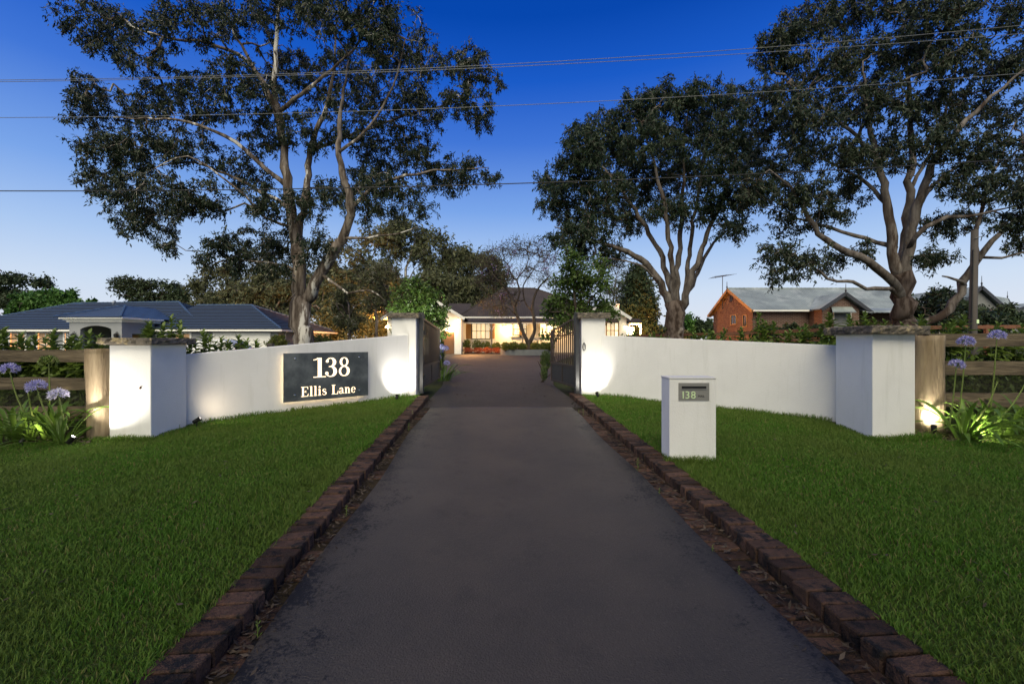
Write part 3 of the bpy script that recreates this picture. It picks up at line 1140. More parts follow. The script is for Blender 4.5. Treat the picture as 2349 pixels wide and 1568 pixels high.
fl = thing('timber_fence', 'weathered three-rail timber fence left of the spotlit pillar', 'fence', (-5.92, 6.3, Tz(-5.9, 6.3)))
log_post(fl, -6.0, 6.22, .10, 1.50, .128, 4)
for k, (za, zb, h) in enumerate(((1.300, 1.312, .180), (.885, .900, .180), (.435, .45, .20))):
    rail_mesh(fl, (-11.5, 6.42, zb), (-5.99, 6.36, za), h, .05, 20 + k)
wire_mesh(fl, (-11.5, 6.48, 0), (-6.0, 6.42, 0), .24, .885)
fr_ = thing('timber_fence', 'weathered three-rail timber fence right of the thick log post', 'fence', (6.27, 6.6, Tz(6.27, 6.6)))
log_post(fr_, 6.40, 6.58, .12, 1.70, .168, 9)
for k, (za, zb, h) in enumerate(((1.525, 1.545, .205), (1.080, 1.10, .215), (.585, .60, .215))):
    rail_mesh(fr_, (6.42, 6.74, za), (12.0, 6.45, zb), h, .055, 40 + k)
wire_mesh(fr_, (6.4, 6.79, 0), (12.0, 6.52, 0), .26, 1.08)


# ---------------------------------------------------------------- garden spotlights (lit by spot lamps; the two small plant-bed ones are added)
def spotlight(label, loc, aim, watts, col=(1, .93, .82), size=70, blend=.5, head=True, lens='lens', rad=.03, light_off=.045, group='garden spotlights by the walls', scale=1.0):
    loc, aim = Vector(loc), Vector(aim)
    zg = Tz(loc.x, loc.y)
    r = thing('spotlight', label, 'spotlight', (loc.x, loc.y, zg), group)
    d = (aim - loc).normalized()
    s = scale
    if head:
        MB().tube([Vector((loc.x, loc.y, zg - .06)), Vector((loc.x, loc.y, loc.z))], .008 * s, 6).build('stake', M['lampbody'], r)
    MB().lathe(loc - d * .05 * s, [(.012 * s, -.01), (.030 * s, 0), (.034 * s, .085 * s), (.038 * s, .086 * s), (.038 * s, .095 * s), (.030 * s, .095 * s)], 12, d).build('housing', M['lampbody'], r, True)
    MB().lathe(loc + d * (.046 * s), [(.028 * s, 0), (.028 * s, .003)], 12, d).build('lens', M[lens], r)
    if watts:
        ld = bpy.data.lights.new('spot_lamp', 'SPOT')
        ld.energy, ld.color = watts, col
        ld.spot_size, ld.spot_blend = math.radians(size), blend
        ld.shadow_soft_size = rad
        lo = bpy.data.objects.new('spot_lamp', ld)
        COL.objects.link(lo)
        lo.parent = r
        lo.location = loc + d * (light_off + .03) - wloc(r)
        lo.rotation_euler = d.to_track_quat('-Z', 'Y').to_euler()
    return r


spotlight('shining ground spotlight between the left strappy plant and the log post', (-5.93, 5.74, .285), (-5.62, 6.02, .88), 125, size=108, blend=.8, rad=.04)
spotlight('small black spotlight at the foot of the sign wall near the left pillar', (-4.95, 6.70, .37), (-4.35, 7.6, .95), 11, (1, .80, .55), 165, 1.0, lens='lens_soft', rad=.12)
spotlight('spotlight at the foot of the sign wall next to the left gate pillar', (-2.46, 9.12, .43), (-2.50, 9.62, .95), 62, size=122, blend=1.0, rad=.05)
spotlight('spotlight at the foot of the right wall next to the right gate pillar', (1.88, 9.40, .45), (1.80, 9.90, .97), 62, size=122, blend=1.0, rad=.05)
spotlight('square black spotlight at the foot of the right log post', (6.19, 6.26, .335), (6.36, 6.44, .62), 60, (1, .92, .76), 165, .9, rad=.05)
spotlight('tiny black spotlight on top of the right log post', (6.28, 6.50, 1.735), (6.42, 5.9, 1.72), 0, head=False, lens='bolt')
spotlight('spotlight among the strappy leaves right of the log post', (6.30, 5.74, .32), (6.9, 6.15, .60), 60, (1, .92, .66), 140, .9, lens='bolt', scale=.6)  # extra lamp hidden in the leaves, added to brighten the plants
spotlight('spotlight in the left plant bed lighting the fence rails', (-6.45, 5.62, .30), (-6.55, 6.4, .9), 13, (1, .85, .58), 130, .9, lens='bolt', scale=.6)  # extra lamp hidden in the bed, added to brighten the rails
spotlight('spotlight behind the left gate pillar shining up into the small tree', (-2.75, 11.4, .47), (-2.6, 12.6, 2.6), 750, (.95, 1.0, .85), 80, .6)
# ---------------------------------------------------------------- roofs
def clip(poly, fn):
    out = []
    n = len(poly)
    for i in range(n):
        a, b = poly[i], poly[(i + 1) % n]
        fa, fb = fn(a), fn(b)
        if fa >= 0:
            out.append(a)
        if (fa >= 0) != (fb >= 0):
            out.append(a.lerp(b, fa / (fa - fb)))
    return out


def pnormal(p):
    n = Vector((0, 0, 0))
    for i in range(len(p)):
        n += p[i].cross(p[(i + 1) % len(p)])
    n.normalize()
    return n if n.z > 0 else -n


def tiled(mb, poly, course=0.40, lift=0.085, length=None):
    """courses of tiles: every course is its own strip, its lower edge lifted over the one below; split into tiles of uneven lift"""
    poly = [Vector(p) for p in poly]
    n = pnormal(poly)
    zs = [p.z for p in poly]
    dz = course * math.sqrt(1 - n.z ** 2)
    h = Vector((-n.y, n.x, 0)).normalized()
    z = min(zs)
    while z < max(zs):
        s = clip(clip(poly, lambda p: p.z - z), lambda p: z + dz - p.z)
        if len(s) > 2:
            V = [p + n * (lift * (z + dz - p.z) / dz + .004) for p in s]
            mb.add(V, [tuple(range(len(V)))])
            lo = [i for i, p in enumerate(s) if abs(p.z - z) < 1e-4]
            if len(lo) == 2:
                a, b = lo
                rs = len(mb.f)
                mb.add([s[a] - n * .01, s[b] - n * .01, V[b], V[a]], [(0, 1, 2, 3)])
                mb.dark = getattr(mb, 'dark', []) + [rs]  # risers that get the painted shadow tone
        z += dz


def corrugated(mb, poly, pitch=0.16, lift=0.03):
    poly = [Vector(p) for p in poly]
    n = pnormal(poly)
    h = Vector((-n.y, n.x, 0)).normalized()
    u = [p.dot(h) for p in poly]
    x = min(u)
    while x < max(u):
        for a, b, la, lb in ((x, x + pitch / 2, 0, lift), (x + pitch / 2, x + pitch, lift, 0)):
            s = clip(clip(poly, lambda p: p.dot(h) - a), lambda p: b - p.dot(h))
            if len(s) > 2:
                mb.add([p + n * (la + (lb - la) * (p.dot(h) - a) / (b - a)) for p in s], [tuple(range(len(s)))])
        x += pitch


def under(mb, poly, d=0.05):
    poly = [Vector(p) - Vector((0, 0, d)) for p in poly]
    mb.add(poly, [tuple(range(len(poly)))])


def window(parent, x0, x1, y, z0, z1, fr=0.07, depth=0.06, glass='glass', cols=2, rows=3, frmat='white', bars=0.025, axis='x', sgn=-1, name='window'):
    """window proud of the wall plane: frame, recessed pane and glazing bars. axis x: wall at depth y facing -y; axis y: wall at x facing sgn"""
    w = MB()

    def B(m, a0, a1, d0, d1, c0, c1):
        if axis == 'x':
            m.bx(a0, a1, y - d1, y - d0, c0, c1)
        else:
            lo, hi = sorted((y + sgn * d0, y + sgn * d1))
            m.bx(lo, hi, a0, a1, c0, c1)
    B(w, x0 - fr, x1 + fr, -.01, depth, z1, z1 + fr)
    B(w, x0 - fr, x1 + fr, -.01, depth + .02, z0 - fr, z0)
    B(w, x0 - fr, x0, -.01, depth, z0, z1)
    B(w, x1, x1 + fr, -.01, depth, z0, z1)
    o = w.build(name, M[frmat], parent)
    p = MB()
    B(p, x0, x1, 0.004, .012, z0, z1)
    p.build('pane', M[glass], o)
    g = MB()
    for i in range(1, cols):
        c = x0 + (x1 - x0) * i / cols
        B(g, c - bars / 2, c + bars / 2, .012, .035, z0, z1)
    for i in range(1, rows):
        c = z0 + (z1 - z0) * i / rows
        B(g, x0, x1, .012, .033, c - bars / 2, c + bars / 2)
    if cols > 1 or rows > 1:
        g.build('glazing_bars', M[frmat], o)
    return o


# ---------------------------------------------------------------- grey neighbour house with blue tiled hip roofs
nh = thing('neighbour_house', 'grey rendered house with blue tiled hip roofs and arched entry, left of the big gum', 'house', (-33, 36, .3))
zg = 0.2
ML = [(-49.2, 36), (-26.0, 36), (-26.0, 48), (-49.2, 48)]
EZ = 2.66
r1, r2 = Vector((-43.0, 42, 5.36)), Vector((-32.8, 42, 5.5))
mc = [Vector((x, y, EZ)) for x, y in ML]
mb_ = MB()
for poly in ([mc[0], mc[1], r2, r1], [mc[1], mc[2], r2], [mc[2], mc[3], r1, r2], [mc[3], mc[0], r1]):
    tiled(mb_, poly)
    under(mb_, poly)

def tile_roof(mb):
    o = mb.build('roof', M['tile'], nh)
    o.data.materials.append(M['navy'])  # dark riser colour paints the shadow line under each tile course
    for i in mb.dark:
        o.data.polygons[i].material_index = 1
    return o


def ridge(parent, pts, rad=.09, mat='tile'):
    m = MB()
    for a, b in zip(pts[:-1], pts[1:]):
        a, b = Vector(a), Vector(b)
        n = max(2, int((b - a).length / .4))
        for k in range(n):
            p, q = a.lerp(b, k / n), a.lerp(b, (k + 1) / n)
            m.tube([p + Vector((0, 0, .03)), q + Vector((0, 0, .045))], [rad, rad * 1.1], 6)
    return m.build('ridge_capping', M[mat], parent)


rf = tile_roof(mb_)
ridge(rf, [mc[0], r1, r2, mc[1]])
# garage wing
GW = [(-30.5, 35.5), (-19.2, 35.5), (-19.2, 47.2), (-30.5, 47.2)]
gc = [Vector((x, y, EZ)) for x, y in GW]
g1, g2 = Vector((-30.5, 41.3, 5.12)), Vector((-25.2, 41.3, 5.12))
mb_ = MB()
for poly in ([gc[0], gc[1], g2, g1], [gc[1], gc[2], g2], [gc[2], gc[3], g1, g2]):
    tiled(mb_, poly)
    under(mb_, poly)
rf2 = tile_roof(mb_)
ridge(rf2, [gc[2], g2, gc[1]])
ridge(rf2, [g1, g2])
# walls
w = MB()
w.prism([(-48.6, 36.6), (-30.0, 36.6), (-30.0, 47.4), (-48.6, 47.4)], zg - .5, EZ - .02)
w.prism([(-29.9, 36.1), (-19.8, 36.1), (-19.8, 46.6), (-29.9, 46.6)], zg - .5, EZ - .02)
w.build('wall', M['gwall'], nh)
f = MB()
for a, b in ((mc[0], mc[1]), (gc[0], gc[1]), (gc[1], gc[2])):
    f.bar(a + Vector((0, 0, -.10)), b + Vector((0, 0, -.10)), .10, .15)
f.build('gutter', M['white'], nh)
for x, y in ((-25.9, 36.03), (-19.75, 37.2), (-19.75, 44.2)):
    MB().tube([(x, y, zg - .3), (x, y, 2.3), (x + .3, y - .3, 2.5)], .05, 6).build('downpipe', M['white'], nh)
# entry portico
pt = MB()
X0, X1, YF = P(159, 0, 33).x, P(279.4, 0, 33).x, 33.0
za, zc_ = P(0, 755, 33).z, P(0, 751, 33).z
ax0, ax1 = P(184, 0, 33).x, P(255.5, 0, 33).x
ztop = P(0, 738, 33).z
arch = []
for k in range(13):
    t = k / 12
    arch.append((ax0 + (ax1 - ax0) * t, za - .0 + (zc_ - za + .15) * math.sin(math.pi * t) ** .7))
V, F = [], []
for (x, z) in arch:
    V += [(x, YF, z), (x, YF, ztop), (x, YF + .35, z), (x, YF + .35, ztop)]
for i in range(12):
    a, b = i * 4, i * 4 + 4
    F += [(a, b, b + 1, a + 1), (a + 2, a + 3, b + 3, b + 2), (a, a + 2, b + 2, b)]
pt.add(V, F)
pt.bx(X0, ax0, YF, YF + .35, zg - .5, ztop)
pt.bx(ax1, X1, YF, YF + .35, zg - .5, ztop)
pt.bx(X1 - .35, X1, YF + .352, YF + .9, zg - .5, ztop)
pt.bx(X1 - .35, X1, YF + .902, YF + 3.0, 2.25, ztop)
pt.bx(X0, X0 + .35, YF + .352, YF + 3.4, zg - .5, ztop)
pt.build('portico_wall', M['gwall'], nh)
co = MB()
for k, (e, za_, zb_) in enumerate(((.12, ztop - .004, ztop + .12), (.25, ztop + .122, ztop + .22), (.42, ztop + .222, ztop + .34))):
    co.bx(X0 - e, X1 + e, YF - e, YF + 3.5, za_, zb_)
co.build('cornice', M['white'], nh)
pe = ztop + .345
px0, px1 = X0 - .75, X1 + .35
apx = Vector((P(263, 0, 36).x - .2, 37.2, P(0, 701, 37).z))
pc = [Vector((px0, YF - .5, pe)), Vector((px1, YF - .5, pe)), Vector((px1, 41, pe)), Vector((px0, 41, pe))]
mb_ = MB()
for poly in ([pc[0], pc[1], apx], [pc[1], pc[2], Vector((apx.x, 42.0, apx.z)), apx], [pc[3], pc[0], apx, Vector((apx.x, 42.0, apx.z))]):
    tiled(mb_, poly, .40, .03)
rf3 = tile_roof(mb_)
ridge(rf3, [pc[0], apx, pc[1]], .08)
en = MB()
en.bx(ax0 + .9, ax0 + 1.5, 36.5, 36.6, zg, 2.2)
en.build('entry_door', M['shutter'], nh)
# windows and garage door
for (a, b) in ((83.7, 126), (146, 158.5), (20, 62)):
    o = window(nh, P(a, 0, 36.6).x + .15, P(b, 0, 36.6).x - .15, 36.6, .9, P(0, 764, 36.6).z, fr=.16, glass='litdim', cols=2, rows=3, bars=.05)
    MB().bx(P(a, 0, 36.6).x + .15, P(a, 0, 36.6).x + .24, 36.57, 36.587, .9, P(0, 764, 36.6).z).build('curtain', M['litedge'], o)
for (a, b) in ((362, 378), (404, 436)):
    window(nh, P(a, 0, 36.1).x, P(b, 0, 36.1).x, 36.1, .9, P(0, 766, 36).z, fr=.15, glass='litdim', cols=2, rows=3, bars=.05)
gx0, gx1, gz = P(494, 0, 36.1).x, P(617, 0, 36.1).x, P(0, 767, 36.1).z
gd = MB()
gd.bx(gx0 - .16, gx0, 36.0, 36.12, zg - .3, gz + .16)
gd.bx(gx1, gx1 + .16, 36.0, 36.12, zg - .3, gz + .16)
gd.bx(gx0, gx1, 36.0, 36.12, gz, gz + .16)
gdo = gd.build('garage_door_frame', M['white'], nh)
for k in range(4):
    MB().bx(gx0, gx1, 36.06, 36.11, zg - .2 + k * (gz - zg + .2) / 4, zg - .2 + (k + 1) * (gz - zg + .2) / 4 - .015).build('panel', M['white'], gdo)
for x in (167.5, 266):
    c = P(x, 770, YF - .2)
    wlm = MB()
    wlm.lathe(c - Vector((0, 0, .22)), [(.03, 0), (.12, .06), (.15, .30), (.17, .32), (.05, .42), (.02, .47)], 8)
    wlm.tube([c + Vector((0, .2, .05)), c + Vector((0, .1, .33)), c + Vector((0, 0, .28))], .02, 6)
    wlm.build('wall_lantern', M['lampbody'], nh)
MB().lathe(P(262, 701, 42), [(.16, 0), (.16, .3), (.24, .31), (.24, .38), (.12, .40), (.12, .5)], 10).build('flue', M['bolt'], nh)

# ---------------------------------------------------------------- white cottage at the end of the drive
wh = thing('white_house', 'white verandah cottage with dark corrugated roof, lit at the end of the driveway', 'house', (0, 41, .6))
zf = 0.62
YW = 41.0
vx0, vx1 = P(1058, 0, YW).x, P(1402, 0, YW).x
w = MB()
w.bx(vx0, vx1, YW, YW + 9, zf - .3, 3.45)
w.build('wall', M['hwall'], wh)
MB().bx(vx0, vx1, 39.0, YW, zf - .3, zf - .02).build('verandah_floor', M['planter'], wh)
EZW = P(0, 726.5, 39.9).z
e0, e1 = Vector((vx0 - .2, 39.9, EZW)), Vector((vx1 + .5, 39.9, EZW))
q0, q1 = P(1156.5, 661, 46.5), P(1226, 662, 46.5)
l0, l1 = P(1030, 696, 45.5), P(1081, 696, 45.5)
mb_ = MB()
ridz = q0.z
hipl = Vector((q0.x - 3.4, 41.5, EZW + .01))
for poly in ([e0, e1, q1, q0], [e1, Vector((e1.x, 53, EZW)), q1], [Vector((e0.x, 53, EZW)), e0, q0], [Vector((e1.x, 53, EZW)), Vector((e0.x, 53, EZW)), q0, q1]):
    corrugated(mb_, poly, .2, .035)
    under(mb_, poly, .04)
rw = mb_.build('roof', M['iron'], wh)
ridge(rw, [e0, q0, q1, e1], .07, 'iron')
gu = MB()
gu.bar(e0 + Vector((0, -.05, -.05)), e1 + Vector((0, -.05, -.05)), .12, .14)
gu.build('gutter', M['white'], wh)
# verandah roof, beam, posts
va, vb = Vector((vx0 - .1, 39.75, P(0, 730, 39.75).z)), Vector((vx1 + .2, 39.75, P(0, 730, 39.75).z))
vc, vd = Vector((vx1 + .2, 38.7, P(0, 737.5, 38.7).z)), Vector((vx0 - .1, 38.7, P(0, 737.5, 38.7).z))
mb_ = MB()
corrugated(mb_, [vd, vc, vb, va], .2, .03)
under(mb_, [vd, vc, vb, va], .05)
mb_.build('verandah_roof', M['iron'], wh)
MB().bx(vx0, vx1, 38.75, 38.87, vc.z - .17, vc.z - .04).build('verandah_beam', M['white'], wh)
for x in (1128, 1199, 1270, 1341):
    c = P(x, 0, 38.8).x
    po = MB().bx(c - .06, c + .06, 38.75, 38.87, zf - .1, vc.z - .175).build('post', M['planter'], wh)
    br = MB()
    for s in (-1, 1):
        pts = [Vector((c + s * .06, 38.81, vc.z - .75)), Vector((c + s * .2, 38.81, vc.z - .4)), Vector((c + s * .5, 38.81, vc.z - .2))]
        br.tube(pts, .035, 6)
    br.build('bracket', M['white'], po)
# windows
def shuttered(x0, x1, y0, y1, side, cols):
    a, b = P(x0, 0, YW).x, P(x1, 0, YW).x
    z0, z1 = P(0, y1, YW).z, P(0, y0, YW).z
    o = window(wh, a, b, YW, z0, z1, fr=.09, depth=.16, glass='litwin', cols=cols, rows=2, frmat='planter', bars=.06)
    sl = MB()
    z = z0 + .04
    while z < z1 - .03:
        sl.box(((a + b) / 2, YW - .024, z), ((b - a) / 2 - .03, 0, 0), (0, .008, .022), (0, -.004, .003))
        z += .105
    sl.build('louvre_shutter', M['white'], o)
    for s, c in side:
        q = a - .11 if s < 0 else b + .11
        d = c * (1 if s > 0 else -1)
        MB().bx(min(q, q + d), max(q, q + d), YW - .17, YW - .08, z0 - .03, z1 + .03).build('timber_shutter', M['shutter'], o)
    MB().bx(a - .25, b + .25, YW - .22, YW + .01, z0 - .22, z0 - .095).build('sill', M['hwall'], o)


shuttered(1084, 1123, 743, 776, ((-1, .55), (1, .38)), 4)
shuttered(1177, 1191, 743, 767, ((1, .25),), 1)
shuttered(1197, 1206, 743, 767, (), 1)
shuttered(1239, 1254, 743, 767, (), 1)
shuttered(1300, 1315, 743, 767, (), 1)
# garage wing with gable towards the gate
YG = 37.0
a, b = P(889, 0, YG).x, P(1058, 0, YG).x
ap = Vector(((a + b) / 2, YG, P(0, 672, YG).z))
ez = P(0, 724, YG).z
V = [(a, YG, zf - .3), (b, YG, zf - .3), (b, YG, ez), (ap.x, YG, ap.z - .1), (a, YG, ez)]
V += [(x, 44.9, z) for x, y, z in V]
MB().add(V, [(0, 1, 2, 3, 4), (9, 8, 7, 6, 5), (0, 5, 6, 1), (1, 6, 7, 2), (4, 9, 5, 0)]).build('garage_wall', M['hwall'], wh)
mb_ = MB()
el, er = Vector((a - .45, YG - .45, ez - .25)), Vector((b + .35, YG - .45, ez - .22))
at_ = Vector((ap.x, YG - .45, ap.z))
bk = Vector((0, 9, 0))
for poly in ([el, at_, at_ + bk, el + bk], [at_, er, er + bk, at_ + bk]):
    corrugated(mb_, poly, .2, .03)
    under(mb_, poly, .05)
mb_.build('garage_roof', M['iron'], wh)
bg_ = MB()
for p, q in ((el, at_), (er, at_)):
    bg_.bar(p + Vector((0, -.03, -.08)), q + Vector((0, -.03, -.08)), .06, .24, up=(0, 0, 1))
bg_.build('bargeboard', M['white'], wh)
gxa, gxb, gzt = P(985, 0, YG).x, P(1042, 0, YG).x, P(0, 760.5, YG).z
gdo = MB().bx(gxa, gxb, YG - .035, YG + .02, zf - .05, gzt).build('garage_door', M['garage'], wh)
for k in range(9):
    z = zf + k * (gzt - zf) / 9
    MB().bx(gxa + .02, gxb - .02, YG - .05, YG - .036, z, z + (gzt - zf) / 9 - .025).build('slat', M['garage'], gdo)
# low link roof between garage and house
mb_ = MB()
k0, k1 = P(1024, 724, 40), P(1075, 724, 40)
corrugated(mb_, [k0, k1, l1, l0], .2, .03)
mb_.build('link_roof', M['iron'], wh)
# right wing
YR = 37.6
a, b = P(1337, 0, YR).x, P(1437, 0, YR).x
apx_, apz = P(1387.6, 0, YR).x, P(0, 697, YR).z
ez = P(0, 724, YR).z
V = [(a, YR, zf - .3), (b, YR, zf - .3), (b, YR, ez), (apx_, YR, apz), (a, YR, ez)]
V += [(x, 46, z) for x, y, z in V]
MB().add(V, [(0, 1, 2, 3, 4), (9, 8, 7, 6, 5), (0, 5, 6, 1), (1, 6, 7, 2), (4, 9, 5, 0)]).build('wing_wall', M['hwall'], wh)
el, er, at_ = Vector((a - .5, YR - .45, P(0, 731, YR).z)), Vector((b + .3, YR - .45, P(0, 730, YR).z)), Vector((apx_, YR - .45, P(0, 694, YR).z))
mb_ = MB()
for poly in ([el, at_, at_ + bk, el + bk], [at_, er, er + bk, at_ + bk]):
    corrugated(mb_, poly, .2, .03)
    under(mb_, poly, .05)
mb_.build('wing_roof', M['iron'], wh)
bg_ = MB()
for p, q in ((el, at_), (er, at_)):
    bg_.bar(p + Vector((0, -.03, -.06)), q + Vector((0, -.03, -.06)), .06, .26, up=(0, 0, 1))
# gable truss and finial
bg_.bar(at_ + Vector((0, -.05, -1.15)), at_ + Vector((0, -.05, .35)), .07, .07, up=(1, 0, 0))
for s in (-1, 1):
    bg_.bar(at_ + Vector((0, -.05, -.9)), at_ + Vector((s * .55, -.05, -.45)), .06, .06)
    bg_.tube([at_ + Vector((s * .05, -.05, -1.05)), at_ + Vector((s * .6, -.05, -.9)), at_ + Vector((s * 1.15, -.05, -.95))], .05, 6)
bg_.build('bargeboard', M['white'], wh)
bw0, bw1 = P(1391, 0, YR).x, P(1415, 0, YR).x
bzt, bz0 = P(0, 741, YR).z, P(0, 775, YR).z
o = window(wh, bw0, bw1, YR - .35, bz0, bzt, fr=.10, depth=.06, glass='litwin', cols=3, rows=2, frmat='shutter', bars=.07, name='bay_window')
MB().bx(bw0 - .1, bw1 + .1, YR - .345, YR, bz0 - .4, bz0 - .11).build('sill', M['hwall'], o)
sl = MB()
z = bz0 + .05
while z < bzt:
    sl.box(((bw0 + bw1) / 2 - .1, YR - .372, z), (.3, 0, 0), (0, .006, .018), (0, -.004, .003))
    z += .1
sl.build('louvre_shutter', M['shutter'], o)
MB().bx(bw0, bw0 + .001, YR - .34, YR, bz0, bzt).build('side_pane', M['litwin'], o)
mb_ = MB()
corrugated(mb_, [P(1386, 739.5, YR - .6), P(1421, 739.5, YR - .6), P(1417, 731, YR), P(1388, 731, YR)], .15, .02)
mb_.build('awning', M['iron'], wh)
ch = MB()
c0, c1 = P(1408, 712, 42), P(1420, 699, 42)
ch.bx(c0.x, c1.x, 42, 42.5, c0.z - 1, c1.z)
ch.bx(c0.x - .05, c1.x + .05, 41.95, 42.55, c1.z + .002, c1.z + .1)
cho = ch.build('chimney', M['hwall'], wh)
MB().lathe(Vector(((c0.x + c1.x) / 2, 42.25, c1.z + .1)), [(.12, 0), (.10, .25), (.13, .27)], 8).build('chimney_pot', M['planter'], cho)
# side porch
pz = P(0, 740, 38.2).z
mb_ = MB()
corrugated(mb_, [P(1436, 739, 37.8), P(1474, 739, 37.8), P(1466, 731, 39.6), P(1438, 731, 39.6)], .18, .02)
mb_.build('porch_roof', M['iron'], wh)
MB().bx(P(1438, 0, 38).x, P(1471, 0, 38).x, 37.95, 38.05, pz - .2, pz - .06).build('porch_beam', M['white'], wh)
for x in (1442.5, 1469.5):
    c = P(x, 0, 38).x
    MB().bx(c - .07, c + .07, 37.94, 38.06, zf, pz - .205).build('porch_post', M['white'], wh)
MB().bx(P(1438, 0, 38).x, P(1471, 0, 38).x, 40.2, 40.3, zf - .2, pz - .3).build('porch_wall', M['hwall'], wh)


def house_lamp(parent, c, watts, col, rad=.06, spot=None, size=140, outward=(0, -1, 0)):
    """a globe on a bracket; its light comes from a real lamp just below it"""
    c = Vector(c)
    n = Vector(outward)
    b_ = MB().bar(c - n * .22 + Vector((0, 0, .12)), c - n * .0 + Vector((0, 0, .12)), .03).build('lamp_bracket', M['lampbody'], parent)
    MB().lathe(c - Vector((0, 0, .07)), [(.02, 0), (.06, .03), (.07, .08), (.05, .13), (.02, .16)], 10).build('lamp_globe', M['globe'], b_)
    ld = bpy.data.lights.new('house_lamp', 'SPOT' if spot else 'POINT')
    ld.energy, ld.color, ld.shadow_soft_size = watts, col, rad
    lo = bpy.data.objects.new('house_lamp', ld)
    if spot:
        ld.spot_size, ld.spot_blend = math.radians(size), .6
        lo.rotation_euler = (Vector(spot) - c).to_track_quat('-Z', 'Y').to_euler()
    COL.objects.link(lo)
    lo.parent = parent
    lo.location = c + n * .12 - Vector((0, 0, .12)) - wloc(parent)


house_lamp(wh, P(1032, 753, 36.75), 150, (1, .62, .28))
house_lamp(wh, P(1050, 735, 36.7), 3600, (1, .46, .15), spot=(4, 32, .6), size=115)
house_lamp(wh, (P(1164, 0, 40.6).x, 40.4, 2.95), 360, (1, .56, .19))
house_lamp(wh, (P(1262, 0, 40.6).x, 40.4, 2.95), 330, (1, .56, .19))
house_lamp(wh, (P(1345, 0, 40.6).x, 40.4, 2.95), 150, (1, .56, .19))
house_lamp(wh, P(1438.5, 751, 37.35), 4600, (1, .42, .12), spot=(22, 36.5, 2.6), size=150)
house_lamp(wh, (P(1455, 0, 38.8).x, 39.6, 2.9), 90, (1, .60, .26))
house_lamp(wh, (P(1471, 0, 38).x, 38.4, 3.0), 1500, (1, .42, .12), spot=(13.5, 44, 3.5), size=120, outward=(1, 0, 0))
house_lamp(wh, P(886, 750, 36.8), 14000, (1, .42, .12), spot=(-14.5, 47, 7), size=120, outward=(-1, 0, 0))

# ---------------------------------------------------------------- brick house on the rise to the right
bh = thing('brick_house', 'brown brick house with grey corrugated iron gable roof, its left gable lit orange', 'house', (20.3, 36, 1.8))
BX, BZ = 20.3, 4.40
gb = 1.2
apB = Vector((BX, 39.5, P(0, 662, 39.5).z))
MB().add([(BX, 36, gb), (BX, 43, gb), (BX, 43, BZ), (BX, 39.5, apB.z - .25), (BX, 36, BZ)], [(0, 4, 3, 2, 1)]).build('gable_wall', M['bricky'], bh)
fw = MB()
fw.bx(BX + .004, 36.2, 36, 36.2, gb, BZ)
fw.bx(BX + .004, 36.2, 42.8, 43, gb, BZ)
fw.build('wall', M['brickx'], bh)
RR = 36.5
A0, A1 = Vector((BX - .35, 35.5, BZ - .12)), Vector((RR, 35.5, BZ - .12))
B0, B1 = Vector((BX - .35, 39.5, apB.z)), Vector((RR - 2, 39.5, apB.z))
C0, C1 = Vector((BX - .35, 43.5, BZ - .12)), Vector((RR, 43.5, BZ - .12))
mb_ = MB()
for poly in ([A0, A1, B1, B0], [B0, B1, C1, C0], [A1, C1, B1]):
    corrugated(mb_, poly, .22, .03)
    under(mb_, poly, .06)
rb = mb_.build('roof', M['zinc'], bh)
ridge(rb, [B0, B1], .06, 'zinc')
bb = MB()
for p, q in ((A0, B0), (C0, B0)):
    bb.bar(p + Vector((-.02, 0, -.10)), q + Vector((-.02, 0, -.10)), .05, .24)
    bb.bar(p + Vector((.18, 0, -.15)), q + Vector((.18, 0, -.15)), .34, .03)
bb.build('bargeboard', M['shutter'], bh)
MB().bar(A0 + Vector((.1, -.06, -.08)), A1 + Vector((0, -.06, -.08)), .12, .13).build('gutter', M['white'], bh)
fi = MB()
fi.lathe(B0 + Vector((-.05, 0, 0)), [(.05, -.2), (.05, .1), (.08, .14), (.03, .25), (.02, .65)], 6)
fi.build('finial', M['navy'], bh)
# gable windows
window(bh, 38.6, 39.5, BX, P(0, 738, 38).z - .15, P(0, 721, 39).z - .1, fr=.07, cols=2, rows=1, frmat='shutter', axis='y', sgn=-1)
window(bh, 36.9, 37.4, BX, P(0, 745, 37).z - .1, P(0, 727, 37).z + .15, fr=.07, cols=2, rows=1, frmat='shutter', axis='y', sgn=-1)
MB().bx(BX - .03, BX + .0, 39.25, 39.75, apB.z - 1.15, apB.z - .55).build('gable_vent', M['navy'], bh)
MB().tube([(BX + .35, 35.93, gb), (BX + .35, 35.93, BZ - .3)], .05, 6).build('downpipe', M['navy'], bh)
# cross gable wing
cx0, cx1, cy = P(1886, 0, 34.4).x, P(1971, 0, 34.4).x, 34.4
cap_ = Vector(((cx0 + cx1) / 2 + .1, cy, P(0, 672, cy).z))
cz = P(0, 706, cy).z
V = [(cx0, cy, gb), (cx1, cy, gb), (cx1, cy, cz), (cap_.x, cy, cap_.z - .2), (cx0, cy, cz)]
MB().add(V, [(0, 1, 2, 3, 4)]).build('wing_wall', M['brickx'], bh)
MB().bx(cx0 + .003, cx0 + .2, cy + .003, 36, gb, cz - .02).build('wing_side_wall', M['bricky'], bh)
MB().bx(cx1 - .2, cx1 - .003, cy + .003, 36, gb, cz - .02).build('wing_side_wall', M['bricky'], bh)
el, er, at_ = Vector((cx0 - .35, cy - .4, cz - .1)), Vector((cx1 + .75, cy - .4, cz - .35)), Vector((cap_.x, cy - .4, cap_.z))
mb_ = MB()
